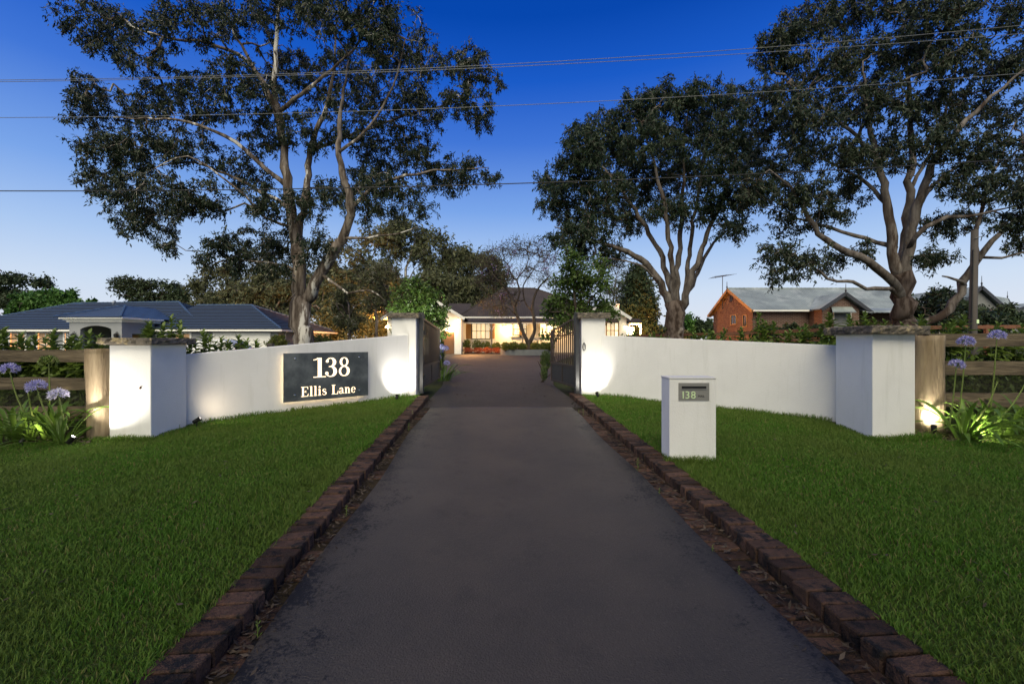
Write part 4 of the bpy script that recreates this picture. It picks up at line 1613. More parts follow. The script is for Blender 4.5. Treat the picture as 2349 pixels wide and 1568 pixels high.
for poly in ([el, at_, at_ + Vector((0, 3.3, 0)), el + Vector((0, 1.5, 0))], [at_, er, er + Vector((0, 1.5, 0)), at_ + Vector((0, 3.3, 0))]):
    corrugated(mb_, poly, .22, .03)
    under(mb_, poly, .06)
mb_.build('wing_roof', M['zinc'], bh)
bb = MB()
for p, q in ((el, at_), (er, at_)):
    bb.bar(p + Vector((0, -.02, -.08)), q + Vector((0, -.02, -.08)), .05, .26)
bb.build('wing_bargeboard', M['navy'], bh)
MB().lathe(at_, [(.05, -.25), (.05, .1), (.09, .14), (.03, .25), (.02, .7)], 6).build('finial', M['navy'], bh)
mb_ = MB()
aw = [P(1910, 715.5, cy - .9), P(1965, 715.5, cy - .9), P(1954, 703.5, cy - .02), P(1907, 703.5, cy - .02)]
corrugated(mb_, aw, .15, .02)
under(mb_, aw, .04)
awo = mb_.build('awning', M['zinc'], bh)
bb = MB()
for x in (1912, 1951):
    bb.bar(P(x, 716.5, cy - .8), P(x, 730, cy - .02), .06)
    bb.bar(P(x, 716.5, cy - .02), P(x, 732, cy - .02), .08)
bb.build('awning_bracket', M['white'], awo)
o = MB().bx(P(1912, 0, cy).x, P(1946, 0, cy).x, cy - .03, cy + .02, gb, P(0, 717, cy).z).build('door', M['planter'], bh)
MB().bx(P(1947, 0, cy).x, P(1951, 0, cy).x, cy - .02, cy + .02, gb, P(0, 717, cy).z).build('door_sidelight', M['glass'], bh)
window(bh, P(1868, 0, 36).x, P(1879, 0, 36).x, 36, 2.3, BZ - .5, fr=.08, cols=1, rows=1, frmat='navy')
# bullnose verandah
pts = [P(1990, 707, 35.4), P(1990, 709.5, 34.6), P(1990, 713, 34.1), P(1990, 717, 33.9)]
V, F = [], []
n = 46
for i in range(n + 1):
    x = cx1 + .06 + (RR - cx1 + .5) * i / n
    for q in pts:
        V.append((x, q.y, q.z + (.03 if i % 2 else 0)))
for i in range(n):
    for k in range(3):
        F.append((i * 4 + k, (i + 1) * 4 + k, (i + 1) * 4 + k + 1, i * 4 + k + 1))
mk('verandah_roof', V, F, M['zinc'], bh)
for x in (30.8, 34.0):
    MB().bx(x, x + .1, 34.0, 34.1, gb, pts[3].z - .02).build('verandah_post', M['white'], bh)
# television aerial
an = thing('tv_aerial', 'thin television aerial on the left gable of the brick house', 'aerial', (P(1657, 0, 39).x, 40.6, 5.6))
px_, py_ = P(1657.5, 0, 40.6).x, 40.6
za0, za1 = P(0, 690, 40.6).z, P(0, 632, 40.6).z
MB().tube([(px_, py_, za0 - .8), (px_, py_, za1)], .03, 6).build('mast', M['navy'], an)
bm_ = MB().tube([(px_ - .95, py_ - .5, za1 - .28), (px_ + .55, py_ + .3, za1 + .12)], .025, 5).build('boom', M['navy'], an)
for k in range(6):
    c = Vector((px_ - .95, py_ - .5, za1 - .28)).lerp(Vector((px_ + .55, py_ + .3, za1 + .12)), (k + .4) / 6)
    MB().tube([c + Vector((-.4 - .06 * k, .7, 0)), c + Vector((.4 + .06 * k, -.7, .0))], .012, 4).build('element', M['navy'], an)

# ---------------------------------------------------------------- more houses far to the right
def far_house(label, xl_, xr_, Y, yap, yea, ybase, depth, ridge_to=None):
    h = thing('far_house', label, 'house', (P((xl_ + xr_) / 2, 0, Y).x, Y, 1.8))
    a, b = P(xl_, 0, Y).x, P(xr_, 0, Y).x
    za, ze, zb = P(0, yap, Y).z, P(0, yea, Y).z, 1.5
    c = (a + b) / 2
    D = Vector((ridge_to or 0, depth, 0))
    V = [Vector(v) for v in ((a + .4, Y + .4, zb), (b - .4, Y + .4, zb), (b - .4, Y + .4, ze), (c, Y + .4, za - .2), (a + .4, Y + .4, ze))]
    V += [v + D for v in V]
    MB().add(V, [(0, 1, 2, 3, 4), (9, 8, 7, 6, 5), (0, 5, 6, 1), (1, 6, 7, 2), (4, 9, 5, 0)]).build('wall', M['planter'], h)
    el, er, at = Vector((a, Y, ze)), Vector((b, Y, ze)), Vector((c, Y, za))
    m = MB()
    for poly in ([el, at, at + D, el + D], [at, er, er + D, at + D]):
        corrugated(m, poly, .3, .04)
        under(m, poly)
    m.build('roof', M['zinc'], h)
    m = MB()
    for p in (el, er):
        m.bar(p + Vector((0, -.03, -.1)), at + Vector((0, -.03, -.1)), .06, .3)
    m.build('bargeboard', M['navy'], h)
    MB().lathe(at, [(.06, -.3), (.06, .2), (.1, .25), (.03, .4), (.02, 1.0)], 6).build('finial', M['navy'], h)
    MB().bx(c - 1.2, c + .6, Y + .33, Y + .42, zb + .8, zb + 2.2).build('window', M['glass'], h)
    return h


far_house('far house with a dark-edged front gable, right of the tilted power pole', 2196, 2308, 42, 656, 705, 760, 10)
far_house('small far gable roof with a tall finial at the right edge', 2296, 2326, 60, 684, 710, 760, -8, -14)
far_house('distant dark low roof at the right edge behind the small gable', 2318, 2440, 75, 694, 712, 760, 10)
# ---------------------------------------------------------------- trees
def segs(p0, p1, r0, r1, n=5):
    p0, p1 = np.asarray(p0, float), np.asarray(p1, float)
    d = p1 - p0
    L = np.linalg.norm(d, axis=1, keepdims=True) + 1e-9
    d = d / L
    ref = np.where(np.abs(d[:, 2:3]) > .9, np.array([[1., 0, 0]]), np.array([[0, 0, 1.]]))
    a = np.cross(d, ref)
    a /= np.linalg.norm(a, axis=1, keepdims=True) + 1e-9
    b = np.cross(d, a)
    k = np.arange(n) * 2 * np.pi / n
    c, s = np.cos(k)[None, :, None], np.sin(k)[None, :, None]
    ring = a[:, None] * c + b[:, None] * s
    V = np.stack([p0[:, None] + ring * np.asarray(r0)[:, None, None], p1[:, None] + ring * np.asarray(r1)[:, None, None]], 1)
    m = len(p0)
    base = np.arange(m)[:, None] * 2 * n
    i = np.arange(n)[None]
    j = (i + 1) % n
    F = np.stack([base + i, base + j, base + n + j, base + n + i], -1).reshape(-1, 4)
    return V.reshape(-1, 3), F


def leafquads(c, d, L, w, rng, fold=0.0):
    """lance-shaped leaves: centre c, direction d"""
    n = len(c)
    r = rng.normal(size=(n, 3))
    s = np.cross(d, r)
    s /= np.linalg.norm(s, axis=1, keepdims=True) + 1e-9
    L, w = L[:, None], w[:, None]
    V = np.stack([c - d * L * .5, c - d * L * .05 + s * w * .5, c + d * L * .5, c - d * L * .05 - s * w * .5], 1)
    return V.reshape(-1, 3), np.arange(n * 4).reshape(n, 4)


def smooth_line(pts, step):
    pts = [np.asarray(p, float) for p in pts]
    P0 = [2 * pts[0] - pts[1]] + pts + [2 * pts[-1] - pts[-2]]
    out, tt = [], []
    for i in range(1, len(P0) - 2):
        a, b, c, d = P0[i - 1:i + 3]
        n = max(1, int(np.linalg.norm(c - b) / step))
        for k in range(n):
            t = k / n
            out.append(.5 * ((2 * b) + (-a + c) * t + (2 * a - 5 * b + 4 * c - d) * t * t + (-a + 3 * b - 3 * c + d) * t ** 3))
    out.append(pts[-1])
    return np.array(out)


def grow(nodes, plen, attr, bf, dist0=0.0):
    """join every attractor to the growing tree, nearest and shortest way first; returns points, parents"""
    pts = list(nodes)
    pl = list(plen)
    par = [-1] * len(nodes)
    A = np.asarray(attr)
    n = len(A)
    base = np.asarray(nodes)
    d = np.linalg.norm(A[:, None] - base[None], axis=2)
    cost = d + bf * np.asarray(plen)[None]
    bp = cost.argmin(1)
    bc = cost.min(1)
    done = np.zeros(n, bool)
    for _ in range(n):
        c = np.where(done, 1e9, bc)
        i = int(c.argmin())
        done[i] = True
        p = int(bp[i])
        L = float(np.linalg.norm(A[i] - pts[p]))
        pts.append(A[i])
        pl.append(pl[p] + L)
        par.append(p)
        k = len(pts) - 1
        dn = np.linalg.norm(A - A[i], axis=1) + bf * pl[k]
        m = dn < bc
        bc = np.where(m, dn, bc)
        bp = np.where(m, k, bp)
    return np.array(pts), np.array(par)


def big_tree(name, label, base, Y, trunk, limbs, clumps, seed, n_attr, leaf_per, leafmat, barkmat, leaf_len=.13, leaf_w=.034, depth_sq=.8, spread=.34, droop=.75,
             tip=.006, bf=.25, depth_k=1.0, cat='tree', group=None, limb_step=.35, extra=None, limbmat=None, limb_k=1.0, leafkind='crown', node_leaf=True, wander=.12):
    """trunk and limbs: lists of (x, y, depth offset, radius) stations; clumps: (x, y, rx, ry[, depth offset]) of foliage"""
    rng = np.random.default_rng(seed)
    root = thing(name, label, cat, (base[0], base[1], Tz(base[0], base[1])), group)
    mb, mb2 = MB(), MB()
    nodes, plen = [], []
    for li, st in enumerate([trunk] + limbs):
        pts = [np.array(P(x, y, Y + dy)) for x, y, dy, r in st]
        if li == 0:
            pts[0][2] = Tz(base[0], base[1]) - .3
        ln = smooth_line(pts, limb_step)
        rr = np.interp(np.linspace(0, 1, len(ln)), np.linspace(0, 1, len(st)), [s[3] * (limb_k if li else 1) for s in st])
        if li == 0:
            h = np.clip((ln[:, 2] - (ln[0, 2] + .3)) / 0.9, 0, 1)
            rr = rr * (1 + .45 * (1 - h) ** 2)
        jit = rng.normal(size=ln.shape) * (wander * np.minimum(1, rr[:, None] * 3 + .15)) * limb_step
        jit[0] = 0
        ln = ln + jit
        tb, mb = mb, (mb if li == 0 or not limbmat else mb2)
        v0 = len(mb.v)
        ns = 16 if li == 0 else 9
        mb.tube([tuple(p) for p in ln], [float(r) * (1 + .06 * math.sin(i * 2.1)) for i, r in enumerate(rr)], ns)
        if rr[0] > .14:
            lump = rng.normal(size=ns) * .05
            for q in range(v0, len(mb.v)):
                st_, sd = divmod(q - v0, ns)
                if st_ < len(ln):
                    k_ = 1 + lump[sd] + rng.normal() * .045
                    mb.v[q] = tuple(ln[st_] + (np.array(mb.v[q]) - ln[st_]) * k_)
        mb = tb
        if li == 0:
            continue
        acc = 2.0
        for k in range(1, len(ln)):
            acc += np.linalg.norm(ln[k] - ln[k - 1])
            if k > 1:
                nodes.append(ln[k])
                plen.append(acc * .5)
    attr = []
    area = np.array([c[2] * c[3] for c in clumps], float) ** .9
    cnt = np.maximum(4, (n_attr * area / area.sum()).astype(int))
    for c, k in zip(clumps, cnt):
        dy = c[4] if len(c) > 4 else rng.uniform(-1, 1) * 2.2 * depth_k
        u = rng.normal(size=(k, 3))
        u /= np.linalg.norm(u, axis=1, keepdims=True)
        u *= rng.random((k, 1)) ** (1 / 2.4)
        ctr = np.array(P(c[0], c[1], Y + dy))
        sx, sz = c[2] / FPX * (Y + dy), c[3] / FPX * (Y + dy)
        attr.append(ctr + u * np.array([sx, (sx + sz) / 2 * depth_sq, sz]))
    attr = np.concatenate(attr)
    pts, par = grow(nodes, plen, attr, bf)
    n0 = len(nodes)
    cntl = np.zeros(len(pts))
    kids = np.zeros(len(pts), int)
    for i in range(len(pts) - 1, n0 - 1, -1):
        cntl[i] = max(cntl[i], 1)
        cntl[par[i]] += cntl[i]
        kids[par[i]] += 1
    rad = tip * cntl ** .46
    idx = np.arange(n0, len(pts))
    p0, p1 = pts[par[idx]], pts[idx]
    L = np.linalg.norm(p1 - p0, axis=1)
    q1 = p0 + (p1 - p0) * .33 + rng.normal(size=p0.shape) * (L * .10)[:, None]
    q2 = p0 + (p1 - p0) * .67 + rng.normal(size=p0.shape) * (L * .10)[:, None] - np.array([0, 0, 1.]) * (L * .03)[:, None]
    rc = rad[idx]
    rp = np.minimum(np.where(par[idx] < n0, rc * 1.25, rad[par[idx]]), rc * 1.7)
    Vs, Fs, off = [], [], 0
    for a, b, ra, rb in ((p0, q1, rp, rp * .67 + rc * .33), (q1, q2, rp * .67 + rc * .33, rp * .33 + rc * .67), (q2, p1, rp * .33 + rc * .67, rc)):
        v, f = segs(a, b, ra, rb, 5)
        Vs.append(v)
        Fs.append(f + off)
        off += len(v)
    # fine hanging twigs carrying the leaves
    tips = idx if node_leaf else idx[kids[idx] == 0]
    lc, ld = [], []
    dirs = pts[tips] - pts[par[tips]]
    dirs /= np.linalg.norm(dirs, axis=1, keepdims=True) + 1e-9
    nt_ = 4
    c = np.repeat(pts[tips], nt_, 0)
    td = rng.normal(size=c.shape) * .7 + np.repeat(dirs, nt_, 0) * .5 + np.array([0, 0, -.15])
    td /= np.linalg.norm(td, axis=1, keepdims=True)
    tl = rng.uniform(.4, 1.25, len(c)) * spread * 1.5
    e = c + td * tl[:, None] + np.array([0, 0, -1.]) * (tl * .25 * droop)[:, None]
    v, f = segs(c, e, np.full(len(c), tip * .8), np.full(len(c), tip * .45), 3)
    mb_v = np.array(mb.v)
    trunk_me_v = np.concatenate(Vs + [v])
    # triangles for the thinnest twigs share the quad layout
    F_all = np.concatenate(Fs + [f + off])
    me = np_mesh('trunk', trunk_me_v - np.array(wloc(root)), F_all, True)
    bo = link('branches', me, M[limbmat or barkmat], root)
    if limbmat:
        mk('limbs', mb2.v, mb2.f, M[limbmat], root, True)
    mk('trunk', mb.v, mb.f, M[barkmat], root, True)
    k = max(1, int(leaf_per / nt_))
    t = rng.random((len(c), k, 1)) ** .8
    pos = c[:, None] * (1 - t) + e[:, None] * t + rng.normal(size=(len(c), k, 3)) * spread * .17
    pos = pos.reshape(-1, 3)
    dd = rng.normal(size=pos.shape) * .6 + np.array([0, 0, -droop])
    dd /= np.linalg.norm(dd, axis=1, keepdims=True)
    LL = rng.uniform(.65, 1.25, len(pos)) * leaf_len
    v, f = leafquads(pos + dd * LL[:, None] * .5, dd, LL, LL * (leaf_w / leaf_len) * rng.uniform(.8, 1.2, len(pos)), rng)
    mknp(leafkind, v, f, M[leafmat], root)
    return root, pts[n0:]


# --- the big gum on the left
Yg = 17.0
big_tree('gum_tree', 'huge spreading gum tree with forked trunk behind the sign wall', (P(697, 0, Yg).x, Yg), Yg,
         [(699, 790, 0, .40), (698, 740, 0, .37), (695, 700, 0, .38), (694, 676, 0, .36)],
         [[(692, 690, 0, .27), (684, 610, 0, .24), (676, 540, .2, .21), (664, 450, .4, .18), (652, 340, .5, .15), (640, 255, .4, .125), (632, 170, 0, .09), (636, 60, -.3, .06), (652, -40, -.4, .03)],
          [(700, 692, 0, .25), (722, 648, -.2, .21), (752, 600, -.4, .18), (784, 548, -.6, .155), (803, 490, -.8, .13), (796, 420, -1, .10), (776, 350, -1, .075), (782, 250, -.8, .05), (800, 140, -.6, .025)],
          [(680, 560, .2, .16), (694, 470, .6, .145), (708, 400, .9, .13), (712, 345, 1.1, .115), (735, 280, 1.2, .09), (762, 190, 1.3, .06), (770, 60, 1.2, .03)],
          [(642, 270, .4, .10), (606, 195, .2, .085), (560, 135, .1, .07), (480, 100, 0, .055), (400, 92, -.3, .04), (300, 60, -.5, .022)],
          [(646, 300, .4, .09), (590, 170, .6, .07), (530, 60, .8, .05), (500, -30, 1, .03)],
          [(660, 430, .4, .10), (610, 385, .2, .085), (560, 340, 0, .07), (490, 300, -.2, .05), (400, 275, -.5, .035), (260, 270, -.8, .015)],
          [(668, 480, .4, .09), (600, 440, .7, .07), (520, 400, .9, .05), (430, 372, 1, .035), (320, 392, 1.2, .02)],
          [(672, 520, .3, .06), (610, 500, 0, .045), (540, 430, -.6, .035), (430, 360, -1, .025), (330, 400, -1.4, .012)],
          [(803, 480, -.8, .08), (850, 430, -.8, .065), (930, 405, -1, .05), (1020, 390, -1.2, .03), (1120, 385, -1.4, .012)],
          [(715, 345, 1.1, .08), (780, 318, 1.2, .06), (860, 290, 1.2, .045), (960, 255, 1, .03), (1090, 225, 1, .013)],
          [(776, 350, -1, .06), (840, 300, -1.4, .05), (900, 200, -1.8, .035), (930, 90, -2, .02)],
          [(642, 255, .4, .085), (690, 215, 0, .07), (745, 175, -.3, .05), (830, 90, -.5, .03), (860, 0, -.6, .015)],
          [(688, 630, 0, .055), (664, 612, -.2, .05), (640, 606, -.4, .035), (590, 600, -.8, .025), (500, 590, -1.2, .01)],
          [(742, 632, -.3, .06), (775, 656, -.7, .05), (800, 672, -1, .04), (850, 665, -1.2, .025), (885, 690, -1.4, .012)],
          [(784, 548, -.6, .06), (830, 545, -.9, .045), (890, 540, -1.2, .03), (960, 520, -1.4, .015)],
          [(690, 660, 0, .03), (660, 690, -.5, .012)]],
         [(200, 40, 80, 40), (300, 60, 90, 45), (420, 40, 110, 50), (540, 20, 90, 55), (650, 10, 90, 60), (770, 30, 110, 70), (880, 70, 100, 75), (960, 130, 55, 60), (340, 140, 60, 30), (250, 90, 60, 30),
          (190, 215, 50, 45), (250, 265, 95, 60), (350, 235, 80, 50), (450, 225, 90, 60), (240, 340, 75, 45), (330, 350, 100, 60), (430, 330, 80, 50), (250, 420, 60, 40), (340, 450, 95, 55), (430, 440, 80, 50), (310, 510, 50, 32), (375, 515, 40, 45), (390, 560, 14, 18), (480, 470, 50, 18),
          (560, 200, 90, 70), (670, 170, 100, 75), (780, 170, 90, 75), (890, 190, 90, 65), (600, 300, 70, 50), (700, 300, 60, 50), (820, 280, 80, 60), (920, 300, 80, 50), (870, 370, 80, 45), (980, 360, 80, 40), (1080, 395, 60, 30), (1120, 405, 30, 20), (1020, 410, 60, 30), (930, 430, 60, 30),
          (1050, 150, 55, 32), (1090, 135, 40, 25), (1110, 185, 40, 30), (1070, 230, 55, 40), (1110, 260, 40, 30), (1000, 250, 50, 40), (960, 230, 40, 40),
          (560, 390, 80, 45), (600, 470, 60, 40), (640, 560, 70, 45), (570, 560, 80, 40), (520, 590, 60, 28), (500, 550, 40, 25), (700, 470, 60, 40), (760, 440, 60, 45), (850, 480, 60, 35), (720, 570, 40, 40), (880, 420, 50, 30), (620, 620, 40, 18), (830, 430, 60, 40), (960, 480, 40, 22)],
         seed=7, n_attr=1700, leaf_per=84, leafmat='gumleaf', barkmat='barkgum', leaf_len=.16, leaf_w=.046, spread=.29, tip=.0085, wander=.2, bf=.2)

# --- the gum right of the gate
Yg = 22.0
big_tree('gum_tree', 'round-crowned gum tree with fanning pale limbs right of the gate', (P(1549, 0, Yg).x, Yg), Yg,
         [(1550, 785, 0, .46), (1550, 745, 0, .44), (1548, 712, 0, .46), (1548, 690, 0, .42)],
         [[(1540, 708, 0, .30), (1530, 680, 0, .24), (1516, 650, 0, .20), (1480, 605, 0, .17), (1440, 578, -.3, .13), (1390, 560, -.6, .09), (1330, 540, -.8, .05), (1270, 520, -1, .02)],
          [(1545, 700, 0, .22), (1530, 630, .2, .18), (1512, 575, .3, .15), (1480, 520, .4, .12), (1440, 455, .5, .09), (1380, 380, .4, .05), (1320, 330, .3, .02)],
          [(1546, 700, 0, .20), (1543, 620, -.4, .17), (1536, 550, -.7, .14), (1524, 470, -1, .11), (1500, 370, -1.2, .07), (1470, 280, -1.2, .03)],
          [(1549, 700, 0, .20), (1556, 620, .3, .17), (1560, 550, .5, .14), (1566, 450, .7, .10), (1570, 340, .8, .06), (1580, 240, .8, .025)],
          [(1560, 712, 0, .28), (1574, 680, -.2, .22), (1585, 640, -.4, .16), (1606, 580, -.6, .14), (1630, 520, -.6, .11), (1665, 440, -.6, .08), (1690, 350, -.6, .05), (1690, 250, -.6, .02)],
          [(1572, 682, 0, .17), (1592, 640, .2, .14), (1625, 575, .4, .11), (1665, 530, .4, .07), (1720, 510, .4, .02)],
          [(1574, 680, 0, .16), (1580, 600, .5, .14), (1588, 520, .8, .12), (1606, 420, 1, .09), (1625, 320, 1.2, .05), (1640, 230, 1.2, .02)],
          [(1516, 650, 0, .09), (1470, 610, -.8, .07), (1420, 596, -1.2, .045), (1360, 590, -1.4, .015)]],
         [(1275, 455, 45, 45), (1260, 420, 25, 30), (1320, 400, 60, 55), (1340, 330, 50, 50), (1330, 300, 30, 25), (1400, 300, 60, 50), (1470, 255, 70, 50), (1540, 225, 70, 40), (1620, 220, 70, 35), (1690, 230, 50, 40), (1420, 370, 70, 60), (1500, 320, 80, 60), (1590, 300, 80, 55), (1670, 300, 60, 50),
          (1390, 450, 70, 55), (1480, 420, 70, 50), (1570, 390, 70, 50), (1650, 390, 60, 50), (1710, 350, 40, 50), (1320, 490, 50, 40), (1290, 530, 35, 30), (1360, 530, 50, 30), (1440, 500, 50, 35), (1540, 480, 60, 35), (1630, 470, 50, 40), (1700, 450, 40, 45), (1400, 580, 40, 22), (1330, 570, 40, 25), (1690, 520, 40, 22)],
         seed=9, n_attr=1350, leaf_per=80, leafmat='gumleaf2', barkmat='barkrough', limbmat='limbbark', limb_k=.78, tip=.0095, wander=.22, leaf_len=.19, leaf_w=.054, spread=.35, bf=.2, depth_k=1.0)

# --- the gum at the right edge
Yg = 16.5
big_tree('gum_tree', 'huge gum tree with a wide open crown behind the right pillar', (P(2076, 0, Yg).x, Yg), Yg,
         [(2082, 770, 0, .46), (2078, 725, 0, .42), (2070, 680, 0, .37), (2066, 650, 0, .34), (2062, 620, 0, .31)],
         [[(2064, 640, 0, .24), (2052, 585, 0, .20), (2044, 520, .1, .17), (2030, 440, .2, .14), (2010, 360, .3, .11), (1990, 260, .4, .07), (1980, 140, .4, .03)],
          [(2072, 640, 0, .26), (2082, 570, -.2, .22), (2096, 500, -.4, .20), (2116, 430, -.6, .17), (2160, 350, -.9, .13), (2220, 275, -1.2, .10), (2300, 200, -1.5, .06), (2380, 140, -1.8, .02)],
          [(2068, 640, 0, .22), (2078, 540, .5, .19), (2086, 440, .8, .16), (2090, 330, 1, .12), (2085, 200, 1, .08), (2070, 60, 1, .03)],
          [(2070, 690, 0, .22), (2045, 645, -.3, .19), (1990, 600, -.6, .17), (1930, 568, -.8, .145), (1880, 535, -1, .12), (1845, 480, -1.2, .09), (1810, 430, -1.3, .06), (1765, 390, -1.4, .025)],
          [(2062, 675, 0, .12), (2030, 660, -.5, .10), (1985, 662, -.8, .085), (1960, 648, -1, .07), (1900, 640, -1.2, .055), (1860, 610, -1.3, .035), (1790, 600, -1.4, .015)],
          [(2056, 570, 0, .12), (2010, 555, .5, .10), (1960, 540, .8, .085), (1900, 520, 1, .06), (1830, 500, 1.1, .035), (1740, 470, 1.2, .012)],
          [(2010, 360, .3, .09), (1950, 300, .2, .075), (1880, 240, 0, .05), (1800, 170, -.2, .02)],
          [(2036, 470, .2, .10), (1990, 420, .8, .08), (1930, 385, 1.2, .055), (1850, 350, 1.5, .03), (1770, 320, 1.6, .012)],
          [(2094, 500, -.4, .11), (2130, 440, .2, .09), (2170, 400, .5, .07), (2240, 360, .8, .05), (2340, 320, 1, .02)],
          [(2084, 570, -.2, .12), (2120, 520, -.8, .10), (2170, 500, -1, .075), (2250, 490, -1.2, .05), (2340, 470, -1.4, .02)],
          [(2096, 745, .4, .20), (2150, 725, .3, .20), (2192, 695, .2, .19), (2212, 650, .1, .17), (2240, 600, 0, .15), (2275, 555, -.2, .11), (2310, 520, -.4, .07), (2390, 470, -.6, .03)],
          [(2244, 600, 0, .10), (2240, 520, .2, .085), (2262, 440, .4, .07), (2290, 370, .5, .05), (2330, 280, .6, .02)],
          [(2214, 655, .1, .08), (2190, 640, -.2, .06), (2160, 632, -.4, .03)],
          [(2086, 440, .8, .09), (2140, 330, .8, .075), (2180, 220, .8, .05), (2200, 100, .8, .02)],
          [(2252, 590, 0, .07), (2300, 590, -.4, .05), (2360, 575, -.6, .025)]],
         [(1775, 130, 45, 45), (1800, 80, 55, 45), (1870, 40, 70, 50), (1950, 20, 70, 50), (2050, 20, 80, 50), (2150, 30, 80, 50), (2250, 20, 70, 40), (2330, 30, 40, 40), (1790, 220, 60, 45), (1760, 290, 45, 40), (1880, 150, 80, 60), (1980, 130, 70, 60), (2080, 120, 80, 60), (2180, 130, 70, 60), (2290, 160, 55, 45), (2345, 120, 30, 40),
          (1850, 270, 80, 50), (1940, 240, 70, 55), (2030, 230, 70, 55), (2130, 240, 70, 50), (2220, 240, 60, 45), (2310, 260, 55, 45), (1780, 370, 70, 50), (1870, 350, 70, 40), (1960, 350, 70, 45), (2050, 350, 60, 50), (2150, 330, 60, 45), (2240, 340, 60, 45), (2330, 360, 50, 45), (1740, 430, 45, 40),
          (1790, 450, 55, 35), (1870, 440, 60, 35), (1950, 430, 60, 35), (2200, 420, 50, 35), (2280, 430, 60, 40), (2345, 450, 30, 40), (1830, 510, 60, 22), (1910, 490, 45, 20), (2150, 520, 45, 25), (2230, 500, 45, 25), (2310, 510, 45, 28),
          (1790, 575, 42, 24), (1850, 590, 45, 22), (1775, 620, 25, 20), (1900, 600, 40, 20), (1985, 575, 35, 20), (1830, 630, 20, 14), (2140, 590, 45, 22), (2330, 560, 25, 18)],
         seed=21, n_attr=1600, leaf_per=76, leafmat='gumleaf', barkmat='barkrough', limbmat='limbbark', limb_k=.80, tip=.0085, wander=.22, leaf_len=.155, leaf_w=.045, spread=.265, bf=.2)

# --- bare jacaranda in the round planter
Yg = 34.0
jr, jp = big_tree('jacaranda_tree', 'nearly bare two-stemmed jacaranda growing from the round planter', (P(1213, 0, Yg).x, Yg), Yg,
         [(1213, 800, 0, .20), (1213, 782, 0, .19)],
         [[(1212, 790, 0, .16), (1200, 762, 0, .14), (1190, 735, 0, .13), (1180, 706, 0, .11), (1172, 680, .2, .10), (1158, 660, .3, .08), (1140, 640, .3, .05), (1115, 610, .3, .02)],
          [(1214, 790, 0, .16), (1224, 765, 0, .14), (1226, 740, 0, .13), (1222, 706, 0, .11), (1226, 680, 0, .09), (1240, 655, 0, .06), (1262, 630, 0, .03)],
          [(1180, 706, 0, .08), (1192, 670, -.4, .07), (1186, 640, -.4, .06), (1206, 615, -.4, .04), (1215, 580, -.4, .02)],
          [(1186, 725, 0, .05), (1165, 705, -.6, .04), (1140, 700, -.8, .02)],
          [(1222, 715, 0, .07), (1204, 690, .6, .06), (1200, 655, .6, .05), (1216, 630, .6, .03), (1240, 590, .6, .015)]],
         [(1120, 600, 35, 25), (1150, 580, 40, 22), (1190, 570, 30, 25), (1225, 575, 35, 22), (1260, 590, 25, 25), (1120, 640, 40, 25), (1165, 630, 30, 25), (1215, 620, 30, 20), (1255, 640, 25, 25), (1130, 690, 40, 22), (1170, 680, 25, 20), (1150, 715, 30, 12)],
         seed=31, n_attr=520, leaf_per=3, leafmat='woodleaf', barkmat='barkdark', leaf_len=.22, leaf_w=.06, spread=.5, droop=.1, tip=.013, bf=.25, depth_k=.5)
k = np.random.default_rng(3)
sel = jp[k.choice(len(jp), 26, replace=False)]
pos = np.repeat(sel, 14, 0) + k.normal(size=(26 * 14, 3)) * .16
d = k.normal(size=pos.shape)
d /= np.linalg.norm(d, axis=1, keepdims=True)
v, f = leafquads(pos, d, np.full(len(pos), .14), np.full(len(pos), .10), k)
mknp('blossom', v, f, M['jacaranda'], jr)

# --- small garden trees inside the gate
Yg = 12.8
big_tree('garden_tree', 'small leafy tree lit green from below behind the left gate pillar', (P(958, 0, Yg).x, Yg), Yg,
         [(958, 840, 0, .07), (960, 770, 0, .06), (960, 740, 0, .05)],
         [[(960, 745, 0, .045), (945, 710, 0, .035), (930, 680, .1, .02)], [(960, 745, 0, .045), (965, 700, -.1, .035), (965, 660, -.1, .018)], [(962, 740, 0, .04), (985, 715, 0, .03), (1010, 705, .1, .015)]],
         [(930, 670, 26, 20), (960, 660, 28, 20), (985, 685, 30, 22), (1005, 715, 25, 18), (945, 700, 35, 22), (975, 720, 32, 20), (1000, 742, 22, 14), (915, 700, 20, 18), (1012, 755, 12, 8), (912, 760, 12, 16), (990, 760, 16, 12)],
         seed=41, n_attr=260, leaf_per=24, leafmat='gardenleaf', barkmat='barkdark', leaf_len=.10, leaf_w=.055, spread=.17, droop=.3, tip=.004, depth_k=.25)
Yg = 13.2
